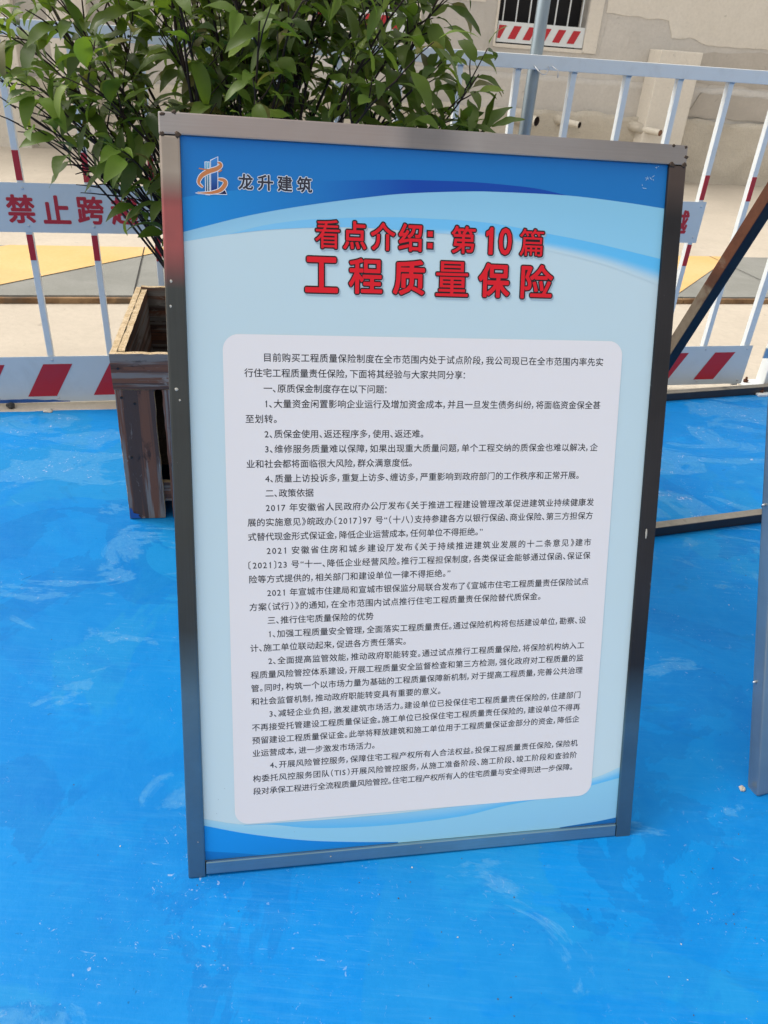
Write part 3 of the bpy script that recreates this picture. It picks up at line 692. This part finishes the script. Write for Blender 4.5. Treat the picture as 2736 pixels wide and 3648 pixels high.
def board_frame(mw, mats, name):
    bd = empty(name, mw); fwid = .0295; T = .028
    tl, tr, tt, tb = mats
    box('top_rail', (0, BH - fwid, -T), (BW, BH, 0), tt, bd, .0022)
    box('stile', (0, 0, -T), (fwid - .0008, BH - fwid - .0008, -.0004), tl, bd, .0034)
    box('stile', (BW - fwid + .0008, 0, -T), (BW, BH - fwid - .0008, -.0004), tr, bd, .0022)
    box('bottom_rail', (fwid, .0050, -T), (BW - fwid, fwid - .001, -.0008), tb, bd, .0022)
    box('backing_sheet', (fwid - .002, fwid - .003, -.014), (BW - fwid + .002, BH - fwid + .002, -.0064), M['back_sheet'], bd)
    for x, y, r_ in ((.004, BH - fwid, .0045), (fwid - .004, BH - fwid, .005), (.006, BH - .004, .004), (.022, BH - .001, .004), (BW - .004, BH - fwid, .005), (BW - fwid + .005, BH - fwid, .0055), (BW - .002, BH - fwid + .012, .004), (BW - .004, BH - .003, .003), (BW - .024, BH - .002, .003)):
        bm = bmesh.new(); bmesh.ops.create_icosphere(bm, subdivisions=2, radius=r_ * .8)
        for v in bm.verts: v.co = Vector((v.co.x * (1.1 + .9 * noise.noise(v.co * 260 + Vector((x * 90, y * 50, 0)))) + x, v.co.y * (.9 + .9 * noise.noise(v.co * 240 + Vector((y * 70, x * 40, 0)))) + y, v.co.z * .12))
        obj_bm('weld_bead', bm, M['weld'], bd, True)
    return bd
def rear_stand(bd, mw, lean, zr):
    """back legs hinged near the top, joined by a bar on the floor; given in the board's own space"""
    inv = mw.inverted(); x = mw.col[0].to_3d(); back = Vector((-x.y, x.x, 0)).normalized(); o = mw.translation
    for s in (.02, BW - .02):
        top = o + x * s + mw.col[1].to_3d() * (BH - .05) - mw.col[2].to_3d() * .05
        foot = o + x * s + back * .89 + Vector((0, 0, .036))
        square_bar('back_leg', inv @ foot, inv @ (top + (top - foot).normalized() * .03), .026, (M['rust'], M['bar_shade']), bd, inv.to_3x3() @ Vector((0, 0, 1)), .002, True)
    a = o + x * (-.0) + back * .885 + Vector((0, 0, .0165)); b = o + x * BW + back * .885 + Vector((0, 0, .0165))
    square_bar('floor_bar', inv @ a, inv @ b, .032, (M['bar_steel'], M['bar_shade']), bd, inv.to_3x3() @ Vector((0, 0, 1)))
lean = R(20.81); ex = Vector((.7828, .1533, -.003)).normalized(); bk = Vector((-ex.y, ex.x, 0)).normalized(); wz = ex.cross(bk)
upb = wz * math.cos(lean) + bk * math.sin(lean)
mwA = frame_mw((-.279, .7647, 0.0), ex, upb)
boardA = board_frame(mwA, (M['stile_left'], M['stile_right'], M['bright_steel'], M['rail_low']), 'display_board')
tag(boardA, 'large leaning steel framed notice board with red Chinese heading and pale text box', 'notice board', 'leaning notice boards')
board_print(boardA, True)
L0 = PR[0]
RED = (.74, .010, .022); INK = (.022, .022, .028)
for i, (t, a, b) in enumerate(LINES):
    put_line(t, a, b, .8642 - .02305 * i, .0138, INK, boardA, L0)
def heading(txt, spots, yc, hgt, gb):
    g0_ = gb
    for ch, (a, b) in zip(txt, spots):
        gb = g0_ * (.3 if ch in '量篇看' else .75 if ch in '程第险' else 1)
        for gr, col, lay, dx, dy in ((gb + .0023, (.36, .46, .52), L0, .0014, -.0022), (gb + .0020, (.012, .010, .014), L0 + 1, 0, 0), (gb, RED, L0 + 2, 0, 0)):
            if ch == '：':
                for cy in (yc - hgt * .26, yc + hgt * .16):
                    g = .0030 + gr; cx = (a + b) / 2
                    text_obj('heading_character', [(cx + sx * g + dx, cy + sy * g + dy, -.006 + .00004 * lay) for sx, sy in ((-1, -1), (1, -1), (1, 1), (-1, 1))], [(0, 1, 2, 3)], col, boardA)
            else:
                fat(ch, a + gb, b - gb, yc, hgt - 2 * gb, gr, col, lay, boardA, 'heading_character', dx, dy)
heading('看点介绍：第10篇', [(.2176, .2539), (.2590, .2941), (.3005, .3378), (.3429, .3790), (.3880, .3950), (.4246, .4624), (.4792, .4904), (.4997, .5204), (.5333, .5720)], 1.0442, .0400, .0009)
heading('工程质量保险', [(.2024, .2516), (.2680, .3190), (.3353, .3848), (.4022, .4531), (.4695, .5200), (.5381, .5906)], .9862, .0514, .0014)
# company name and emblem
for ch, (a, b) in zip('龙升建筑', [(.1072, .1290), (.1346, .1578), (.1629, .1852), (.1910, .2140)]):
    for g, col, lay in ((.0016, (.62, .68, .76), L0), (.0006, (.035, .035, .05), L0 + 1)):
        fat(ch, a + .001, b - .001, 1.1114, .0205, g, col, lay, boardA, 'name_character')
def flat(name, pts, col, lay, parent=None, col2=None):
    bm = bmesh.new(); f = bm.faces.new([bm.verts.new((x, y, -.006 + .00004 * lay)) for x, y in pts]); bmesh.ops.triangulate(bm, faces=[f])
    o = obj_bm(name, bm, M['print'], parent or boardA); at = o.data.color_attributes.new('print', 'FLOAT_COLOR', 'POINT')
    ys = [p[1] for p in pts]; lo, hi = min(ys), max(ys)
    for d, v in zip(at.data, o.data.vertices):
        t = (v.co.y - lo) / (hi - lo); c = tuple(col[k] * (1 - t) + (col2 or col)[k] * t for k in range(3)); d.color = (*c, 1)
    return o
lw = (.72, .76, .82)
def grow(pts, g):
    cx = sum(p[0] for p in pts) / len(pts); cy = sum(p[1] for p in pts) / len(pts)
    return [(x + (g if x > cx else -g), y + (g if y > cy else -g)) for x, y in pts]
tower = [(.0690, 1.0945), (.0780, 1.0965), (.0793, 1.1425), (.0700, 1.1372)]
for q, (a, b) in enumerate(((.0618, .0637), (.0650, .0668))):
    bar = [(a, 1.0918), (b, 1.0916), (b + .0004, 1.1352), (a + .0002, 1.1346)]
    flat('emblem_tower', grow(bar, .0009), lw, L0, None); flat('emblem_tower', bar, (.01, .012, .05), L0 + 1, None, (.12, .45, .66))
flat('emblem_tower', grow(tower, .0010), lw, L0); flat('emblem_tower', tower, (.008, .02, .16), L0 + 1, None, (.05, .25, .62))
foot = [(.0690, 1.0930), (.0908, 1.0932), (.0886, 1.0985), (.0760, 1.0975)]
flat('emblem_tower', grow(foot, .0009), lw, L0 + .5); flat('emblem_tower', foot, (.008, .012, .07), L0 + 1.5)
flat('emblem_tower', [(.0472, 1.0925), (.0700, 1.0915), (.0700, 1.0950), (.0472, 1.0935)], lw, L0 + .5)
# the orange ribbon winding round it
def ribbon(pts, wd, lay, col):
    n_ = len(pts); bm = bmesh.new(); L_, R_ = [], []
    for i, p in enumerate(pts):
        a = Vector(pts[max(i - 1, 0)]); b = Vector(pts[min(i + 1, n_ - 1)]); t = (b - a).normalized(); nn = Vector((-t.y, t.x)); w_ = wd(i / (n_ - 1))
        L_.append(bm.verts.new((p[0] + nn.x * w_, p[1] + nn.y * w_, -.006 + .00004 * lay))); R_.append(bm.verts.new((p[0] - nn.x * w_, p[1] - nn.y * w_, -.006 + .00004 * lay)))
    for i in range(n_ - 1): bm.faces.new((R_[i], R_[i + 1], L_[i + 1], L_[i]))
    o = obj_bm('emblem_ribbon', bm, M['print'], boardA); paint(o.data, col)
def arc(pts, n_=26):
    out = []; P_ = [Vector(p) for p in pts]
    for i in range(n_ + 1):
        t = i / n_ * (len(P_) - 1); k = min(int(t), len(P_) - 2); u = t - k
        p0, p1, p2, p3 = P_[max(k - 1, 0)], P_[k], P_[k + 1], P_[min(k + 2, len(P_) - 1)]
        out.append(tuple(.5 * ((2 * p1) + (p2 - p0) * u + (2 * p0 - 5 * p1 + 4 * p2 - p3) * u * u + (3 * p1 - p0 - 3 * p2 + p3) * u ** 3)))
    return out
OR = (.55, .20, .075)
top = arc([(.0580, 1.1010), (.0520, 1.1070), (.0560, 1.1160), (.0660, 1.1225), (.0770, 1.1265), (.0835, 1.1310), (.0825, 1.1345), (.0790, 1.1350)])
low = arc([(.0795, 1.1130), (.0870, 1.1120), (.0895, 1.1075), (.0830, 1.0990), (.0720, 1.0948), (.0600, 1.0935), (.0500, 1.0932)])
for pts, wd in ((top, lambda t: .0004 + .0030 * math.sin(math.pi * (t * .9 + .05)) * (1 - .3 * t)), (low, lambda t: .0006 + .0026 * math.sin(math.pi * min(1, t * 1.0 + .08)) * (1 - .4 * t))):
    ribbon(pts, lambda t: wd(t) + .0009, L0 + 2, lw); ribbon(pts, wd, L0 + 3, OR)
ribbon(arc([(.0530, 1.1262), (.0600, 1.1252), (.0660, 1.1250)]), lambda t: .0008, L0 + 3, OR)
ribbon(arc([(.0800, 1.1230), (.0835, 1.1245), (.0845, 1.1260)]), lambda t: .0009, L0 + 3, OR)
rnm = random.Random(5)
for x, y, r_, h_ in ((.011, .816, .0040, 1), (.015, .800, .0026, 1), (.009, .970, .003, 1.3), (.007, .935, .0026, 1.4), (.7800, .578, .0030, 5), (.2400, .018, .0022, 1), (.3996, .020, .0018, 1), (.0178, .068, .0016, 1), (.5900, .017, .0015, 1)):
    bm = bmesh.new(); bmesh.ops.create_icosphere(bm, subdivisions=2, radius=r_ * .62)
    for v in bm.verts: v.co = Vector((v.co.x * (1 + .8 * noise.noise(v.co * 400)) + x, v.co.y * h_ + y, v.co.z * .15))
    obj_bm('cement_splash', bm, M['mortar'], boardA, True)
for k in range(16):
    cx, cy = ((.7354, 1.1447), (.7446, 1.1472), (.7316, 1.1342), (.7503, 1.1627))[k % 4] if k < 12 else ((.0638, .1594), (.0498, .1145), (.0530, .140), (.1786, .0681))[k - 12]
    a = rnm.uniform(0, 3.14); ln = rnm.uniform(.0012, .0040) if k < 12 else .0009; wd_ = .0005; cx += rnm.uniform(-.003, .003) if k < 12 else 0; cy += rnm.uniform(-.003, .003) if k < 12 else 0
    dx, dy = math.cos(a), math.sin(a)
    flat('scratch', [(cx - dx * ln, cy - dy * ln), (cx + dy * wd_, cy - dx * wd_), (cx + dx * ln, cy + dy * ln), (cx - dy * wd_, cy + dx * wd_)], (.45, .62, .74) if k < 12 else (.22, .32, .38), L0 + 3)
rear_stand(boardA, mwA, lean, 0)

# second board, to the right: same make, turned a little further
ex2 = Vector((math.cos(R(20)), math.sin(R(20)), 0)); bk2 = Vector((-ex2.y, ex2.x, 0)); upb2 = Vector((0, 0, 1)) * math.cos(R(21.4)) + bk2 * math.sin(R(21.4))
mwB = frame_mw((.7815, 1.0303, 0.002), ex2, upb2)
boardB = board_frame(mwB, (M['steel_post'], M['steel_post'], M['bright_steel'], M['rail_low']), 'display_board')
tag(boardB, 'steel framed board cut off by the right edge with rusty back leg', 'notice board', 'leaning notice boards')
board_print(boardB, False)
rear_stand(boardB, mwB, 0, 0)
for y in (.235, .585):
    bm = bmesh.new(); tube_into(bm, [(.0005, y, -.02), (-.007, y, -.02)], [.0035, .0015], 8); obj_bm('screw_tip', bm, M['zinc'], boardB)

# loose steel bar lying on the floor close to the fence
d_ = Vector((math.cos(R(20)), math.sin(R(20)), 0)); n_ = Vector((-d_.y, d_.x, 0))
lb = square_bar('steel_bar', d_ * 1.05 + n_ * 2.50 + Vector((0, 0, .0175)), d_ * 3.1 + n_ * 2.50 + Vector((0, 0, .0175)), .034, (M['bar_steel'], M['bar_shade']))
tag(lb, 'long cement stained steel bar lying on the floor against the striped fence plate', 'steel bar')

# ---------------------------------------------------------------- plywood planter
ba = R(11.2); BD = Vector((math.cos(ba), math.sin(ba), 0)); BNn = Vector((-BD.y, BD.x, 0))
pl_ = empty('planter', frame_mw((-.7276, 1.839, 0), BD, BNn))
tag(pl_, 'open plywood planter box with rough cut edges behind the front board', 'planter')
PWD, PDP, PHT = .60, .60, .497
def plank(lo, hi, thin, long_, parent=pl_, name='plank', jag=.0012, seed=0):
    """a board of film faced plywood: faces in film, cut edges in raw ply"""
    rnd = random.Random(seed + int(lo[0] * 1e4) + int(lo[2] * 1e3)); bm = bmesh.new(); ax = long_
    n_ = max(2, int((hi[ax] - lo[ax]) / .02)); o_ = [k for k in range(3) if k != thin and k != ax][0]; rings = []
    for i in range(n_ + 1):
        a = lo[ax] + (hi[ax] - lo[ax]) * i / n_; j0, j1 = rnd.uniform(-jag, jag), rnd.uniform(-jag, jag); rg = []
        for so, st_ in ((0, 0), (1, 0), (1, 1), (0, 1)):
            p = [0, 0, 0]; p[ax] = a; p[o_] = (hi[o_] + j1) if so else (lo[o_] + j0); p[thin] = hi[thin] if st_ else lo[thin]
            rg.append(bm.verts.new(p))
        rings.append(rg)
    for i in range(n_):
        for k in range(4):
            f = bm.faces.new((rings[i][k], rings[i][(k + 1) % 4], rings[i + 1][(k + 1) % 4], rings[i + 1][k])); f.material_index = 0 if k in (0, 2) else 1
    for rg in (rings[0], rings[-1]): bm.faces.new(rg).material_index = 1
    bmesh.ops.recalc_face_normals(bm, faces=bm.faces)
    o = obj_bm(name, bm, [M['film'], M['edge']], parent)
    at = o.data.attributes.new('grain', 'FLOAT_VECTOR', 'POINT'); ofs = rnd.uniform(0, 30)
    for d, v in zip(at.data, o.data.vertices): d.vector = (v.co[o_] + ofs, v.co[ax] + ofs * .7, v.co[thin])
    return o
plank((0, 0, .400), (PWD, .016, PHT), 1, 0)                       # front band
x = .003
for wdt in (.098, .094, .100, .090, .096):
    plank((x, .0015, .002), (x + wdt, .0155, .3985), 1, 2); x += wdt + .0215
for z in (.05,): plank((.02, .0175, z), (PWD - .02, .032, z + .06), 1, 0)
plank((.0, .0165, .0), (.016, PDP, PHT - .001), 0, 1); plank((.0165, .0335, .002), (.034, PDP - .0165, PHT - .003), 0, 1)
plank((PWD - .016, .0165, .0), (PWD, PDP, PHT), 0, 1)
plank((.0165, PDP - .016, .0), (PWD - .0165, PDP, PHT + .004), 1, 0)
for x_, z_ in ((.018, .458), (.018, .432 - .06 + .005), (.026, .20), (.05, .36)):
    bm = bmesh.new(); tube_into(bm, [(x_, -.0012, z_), (x_, .004, z_)], .0035, 8); obj_bm('nail', bm, M['dark_metal'], pl_)
bm = bmesh.new(); g = [[bm.verts.new((.035 + (PWD - .055) * i / 14, .035 + (PDP - .055) * j / 14, .16 + .02 * noise.noise(Vector((i * .6, j * .6, 2))))) for j in range(15)] for i in range(15)]
for i in range(14):
    for j in range(14): bm.faces.new((g[i][j], g[i + 1][j], g[i + 1][j + 1], g[i][j + 1]))
obj_bm('soil', bm, M['soil'], pl_, True)
bm = bmesh.new(); vs = [bm.verts.new(p) for p in ((.004, -.0006, .004), (.034, -.0006, .003), (.026, -.0006, .012), (.030, -.0006, .017), (.014, -.0006, .021), (.010, -.0006, .036), (.004, -.0006, .040))]
bm.faces.new(vs); obj_bm('paint_smear', bm, M['plate_blue_smear'], pl_)

# ---------------------------------------------------------------- shrub
shrub = empty('shrub', Matrix.Translation((-.42, 2.17, .16)))
tag(shrub, 'bushy evergreen shrub with glossy pointed leaves growing from the plywood planter', 'shrub')
SH = Vector((-.42, 2.17, .16)); rs = random.Random(21)
TINTS = [(.075, .125, .022), (.105, .165, .026), (.130, .195, .032), (.060, .104, .026), (.170, .235, .040), (.20, .29, .040), (.29, .36, .050), (.16, .15, .05)]
TW = [10, 11, 9, 6, 7, 4, 1.4, 1.5]
def leaf_geo(L, Wd, curl, fold, seed):
    """pointed oval blade folded on its midrib, along +Y, petiole at the origin"""
    n_ = 7; vs = []; fs = []; pet = L * .14
    for i in range(n_ + 1):
        t = i / n_; w_ = Wd * .5 * (math.sin(math.pi * t ** .82) ** .85) * (1 - .12 * t); w_ = max(w_, .0004)
        a = curl * t; y = pet + L * (math.sin(a) / a if abs(a) > .01 else 1) * t; z = -L * t * (1 - math.cos(a)) / (a if abs(a) > .01 else 1)
        wv = .0016 * math.sin(i * 1.9 + seed)
        vs += [(-w_, y, z + w_ * fold + wv), (0, y, z), (w_, y, z + w_ * fold - wv)]
        if i: b = (i - 1) * 3; fs += [(b, b + 1, b + 4, b + 3), (b + 1, b + 2, b + 5, b + 4)]
    b = len(vs); vs += [(-.0009, 0, 0), (.0009, 0, 0), (.0007, pet * 1.1, .0003), (-.0007, pet * 1.1, .0003)]; fs.append((b, b + 1, b + 2, b + 3))
    return vs, fs
LV = []
for k in range(28):
    L = rs.triangular(.052, .112, .074); geo = leaf_geo(L, L * rs.uniform(.31, .43), rs.uniform(.1, 1.45), rs.uniform(.12, .55), k); tint = rs.choices(TINTS, TW)[0]
    me = bpy.data.meshes.new('leaf'); me.from_pydata(geo[0], [], geo[1]); me.materials.append(M['leaf']); paint(me, tint, 'tint')
    for p in me.polygons: p.use_smooth = True
    LV.append((me, geo, tint))
leaves = []          # (matrix, variant)
def add_leaf(p, dirv, size=1.0, yng=False):
    if p.z < .74 or (p.x < -.58 and p.z < .80 + (-.58 - p.x) * .85): return
    if p.z < 1.10 and p.x > -.75 and rs.random() < .15: return
    d = Vector(dirv).normalized(); nrm = Vector((rs.uniform(-.6, .6), rs.uniform(-.75, .35), 1)).normalized()
    z = (nrm - d * nrm.dot(d)).normalized(); x = d.cross(z)
    s = size * rs.uniform(.72, 1.12)
    m = Matrix(((x.x * s, d.x * s, z.x * s, p.x), (x.y * s, d.y * s, z.y * s, p.y), (x.z * s, d.z * s, z.z * s, p.z), (0, 0, 0, 1)))
    c = [i for i in range(28) if (LV[i][2] in TINTS[4:7])] if yng else range(28)
    leaves.append((m, rs.choice(list(c) or [0])))
def bez(a, b, c, t): return a * (1 - t) ** 2 + b * 2 * t * (1 - t) + c * t * t
def stem(pts, r0_, r1_, bm): tube_into(bm, pts, [r0_ + (r1_ - r0_) * i / (len(pts) - 1) for i in range(len(pts))], 6)
CC = Vector((-.37, 2.12, 1.12))
def inside(p): q = p - CC; return (q.x / .60) ** 2 + (q.y / .47) ** 2 + (q.z / .52) ** 2
def twig(bm, p, d, ln, nl, size=1.0, droop=.0, bare=0.0):
    d = Vector(d).normalized(); q = [p]; dd = d.copy()
    for i in range(4):
        dd = (dd + Vector((rs.uniform(-.14, .14), rs.uniform(-.14, .14), rs.uniform(-.06, .12) - droop))).normalized(); q.append(q[-1] + dd * ln / 4)
    stem(q, .0021, .0011, bm)
    ph = rs.uniform(0, 6.28)
    for i in range(nl):
        t = bare + (1 - bare) * (i + .6) / nl; k = min(int(t * 4), 3); pp = q[k].lerp(q[k + 1], min(1, t * 4 - k)); tt = (q[k + 1] - q[k]).normalized()
        a = tt.cross(Vector((0, 0, 1)) if abs(tt.z) < .9 else Vector((1, 0, 0))).normalized(); b = tt.cross(a); an = ph + i * 2.4
        out = a * math.cos(an) + b * math.sin(an)
        add_leaf(pp, tt * rs.uniform(.25, .8) + out + Vector((0, 0, rs.uniform(-.55, .25))), size, yng=(t > .8 and p.z > 1.15 and rs.random() < .45))
    add_leaf(q[-1], dd + Vector((rs.uniform(-.4, .4), rs.uniform(-.4, .4), -.2)), size * .9)
NSTEM = 46
for k in range(NSTEM):
    bm = bmesh.new()
    th = k * 2.39996 + rs.uniform(-.3, .3); el = math.sqrt((k + .5) / NSTEM)
    tip = CC + Vector((math.cos(th) * el * .54, math.sin(th) * el * .42, (.50 * math.sqrt(max(0, 1 - el * el)) if el < .97 else 0) * rs.uniform(.85, 1.1) + rs.uniform(-.20, .04) * el))
    base = SH + Vector((rs.uniform(-.09, .12), rs.uniform(-.09, .09), -.01))
    ctl = base + Vector(((tip.x - base.x) * .35, (tip.y - base.y) * .35, (tip.z - base.z) * rs.uniform(.55, .8)))
    pts = [bez(base, ctl, tip, i / 12) + Vector((rs.uniform(-.006, .006), rs.uniform(-.006, .006), 0)) for i in range(13)]
    stem(pts, rs.uniform(.0055, .0085), .0018, bm)
    nt_ = rs.randint(8, 11)
    for j in range(nt_):
        t = .46 + .54 * (j + rs.random()) / nt_; i = min(int(t * 12), 11); p = pts[i].lerp(pts[i + 1], t * 12 - i)
        d = (pts[i + 1] - pts[i]).normalized(); o_ = Vector((rs.uniform(-1, 1), rs.uniform(-1, 1), rs.uniform(-.2, .7)))
        low = p.z < .92
        twig(bm, p, d * .9 + o_ * .9, rs.uniform(.07, .16), rs.randint(1, 3) if low else rs.randint(4, 6), 1.0, .02, .35 if low else .1)
    obj_bm('stem', bm, M['stem'], shrub).matrix_parent_inverse = shrub.matrix_world.inverted()
# long side sprays that reach out past the board on the left and right
SPR = [((-.915, 1.95, 1.03), .00), ((-.90, 1.92, 1.00), .03), ((-.86, 2.02, 1.02), .02), ((-.82, 1.88, .99), .05), ((-.94, 1.96, 1.08), .03), ((-.74, 1.88, .93), .08), ((-.70, 2.0, .97), .03), ((-.80, 1.93, .95), .04), ((-.70, 1.93, .90), .08), ((-.63, 1.93, .85), .10), ((-.60, 1.90, .82), .10), ((-.93, 2.0, 1.10), 0), ((-.88, 1.95, 1.16), 0), ((-.80, 1.92, 1.20), 0),
       ((-.66, 1.95, .93), .05), ((-.78, 2.0, 1.03), .0), ((-.84, 1.9, 1.07), 0), ((-.93, 2.05, 1.19), 0), ((-.56, 1.88, .86), .08), ((-.62, 1.86, .95), .04),
       ((.13, 1.98, 1.04), .03), ((.09, 1.97, 1.11), 0), ((.02, 1.95, 1.16), 0), ((-.02, 2.0, 1.25), 0), ((.07, 1.95, 1.03), .04), ((.02, 1.92, 1.02), .02), ((-.04, 1.9, 1.05), 0), ((.11, 1.94, 1.00), .02)]
for (tx, ty, tz), dr in SPR:
    bm = bmesh.new(); tip = Vector((tx, ty, tz)); base = SH + Vector((rs.uniform(-.08, .05) + (.08 if tx > -.3 else 0), rs.uniform(-.05, .05), -.01))
    ctl = base + Vector(((tip.x - base.x) * .42, (tip.y - base.y) * .4, (tip.z - base.z) * .80))
    pts = [bez(base, ctl, tip, i / 12) + Vector((rs.uniform(-.005, .005), rs.uniform(-.005, .005), 0)) for i in range(13)]
    stem(pts, .0052, .0016, bm)
    for j in range(5):
        t = .70 + .30 * (j + rs.random()) / 5; i = min(int(t * 12), 11); p = pts[i].lerp(pts[i + 1], t * 12 - i)
        twig(bm, p, (pts[i + 1] - pts[i]).normalized() + Vector((rs.uniform(-.8, .8), rs.uniform(-.8, .8), rs.uniform(-.5, .5))), rs.uniform(.04, .10), rs.randint(1, 3), 1.05, dr, .3)
    twig(bm, tip, (pts[-1] - pts[-2]).normalized(), .05, 3, 1.05, dr + .05, 0)
    obj_bm('stem', bm, M['stem'], shrub).matrix_parent_inverse = shrub.matrix_world.inverted()
# the 300 leaves that show largest are objects, the rest one mesh
vw = cam.matrix_world.inverted()
def score(m):
    q = vw @ m.translation; d = -q.z; x = q.x / d * F0 + W0 / 2; y = H0 / 2 - q.y / d * F0
    vis = -60 < x < W0 + 60 and -60 < y < 560 or (-60 < x < 570 and y < 1050)
    return (d if vis else d + 10)
leaves.sort(key=lambda e_: score(e_[0]))
inv = shrub.matrix_world.inverted()
for m, k in leaves[:300]:
    o = bpy.data.objects.new('leaf', LV[k][0]); link(o, shrub); o.matrix_parent_inverse = inv; o.matrix_basis = m
vs, fs, tc = [], [], []
for m, k in leaves[300:]:
    b = len(vs); gv, gf = LV[k][1]; f_ = rs.uniform(.75, 1.2)
    vs += [m @ Vector(p) for p in gv]; fs += [tuple(b + i for i in f) for f in gf]; tc += [tuple(c * f_ for c in LV[k][2])] * len(gv)
me = bpy.data.meshes.new('foliage'); me.from_pydata(vs, [], fs); me.materials.append(M['leaf'])
a = me.color_attributes.new('tint', 'FLOAT_COLOR', 'POINT')
for d, c in zip(a.data, tc): d.color = (*c, 1)
for p in me.polygons: p.use_smooth = True
fo = link(bpy.data.objects.new('foliage', me), shrub); fo.matrix_parent_inverse = inv; fo['kind'] = 'stuff'

# ---------------------------------------------------------------- small things on the floor
def lump(name, loc, r_, mat, label, cat, sq=.6, group=None, seed=0):
    bm = bmesh.new(); bmesh.ops.create_icosphere(bm, subdivisions=3, radius=r_)
    for v in bm.verts:
        v.co *= 1 + .45 * noise.noise(v.co / r_ * 1.2 + Vector((seed, 0, 0))) + .2 * noise.noise(v.co / r_ * 3 + Vector((seed, 4, 0))); v.co.z *= sq
    o = obj_bm(name, bm, mat); o.location = (loc[0], loc[1], r_ * sq * .7); return tag(o, label, cat, group)
lump('stone', (-1.372, 2.502, 0), .014, M['stone'], 'small dark stone on the pale strip below the fence plate', 'stone', .7)
lump('mortar_lump', (-1.235, 2.497, 0), .016, M['mortar'], 'flat pale mortar lump on the strip below the fence plate', 'mortar', .25, None, 3)
lump('mortar_crumb', (.757, 1.048, 0), .006, M['mortar'], 'pale mortar crumb at the foot of the right hand board', 'mortar', .6, None, 6)
vs, fs = [], []
for k in range(260):
    x, y = rs.uniform(-1.6, 1.9), rs.uniform(.0, 2.5)
    if k % 3 == 0: x, y = rs.gauss(.55, .35), rs.gauss(.75, .15)
    r_ = rs.uniform(.0005, .0015); b = len(vs); a0 = rs.uniform(0, 6)
    for j in range(4): a = a0 + j * 1.57; vs.append((x + math.cos(a) * r_ * rs.uniform(.5, 1.7), y + math.sin(a) * r_ * rs.uniform(.5, 1.7), .0003))
    vs.append((x, y, r_ * rs.uniform(.5, 1.0))); fs += [(b, b + 1, b + 4), (b + 1, b + 2, b + 4), (b + 2, b + 3, b + 4), (b + 3, b, b + 4)]
me = bpy.data.meshes.new('grit'); me.from_pydata(vs, [], fs); me.materials.append(M['mortar']); me.materials.append(M['stone'])
for i, p in enumerate(me.polygons): p.material_index = 0 if (i // 4) % 5 == 0 else 1
g = link(bpy.data.objects.new('grit', me)); tag(g, 'fine cement grit scattered over the blue floor', 'grit', None, 'stuff')
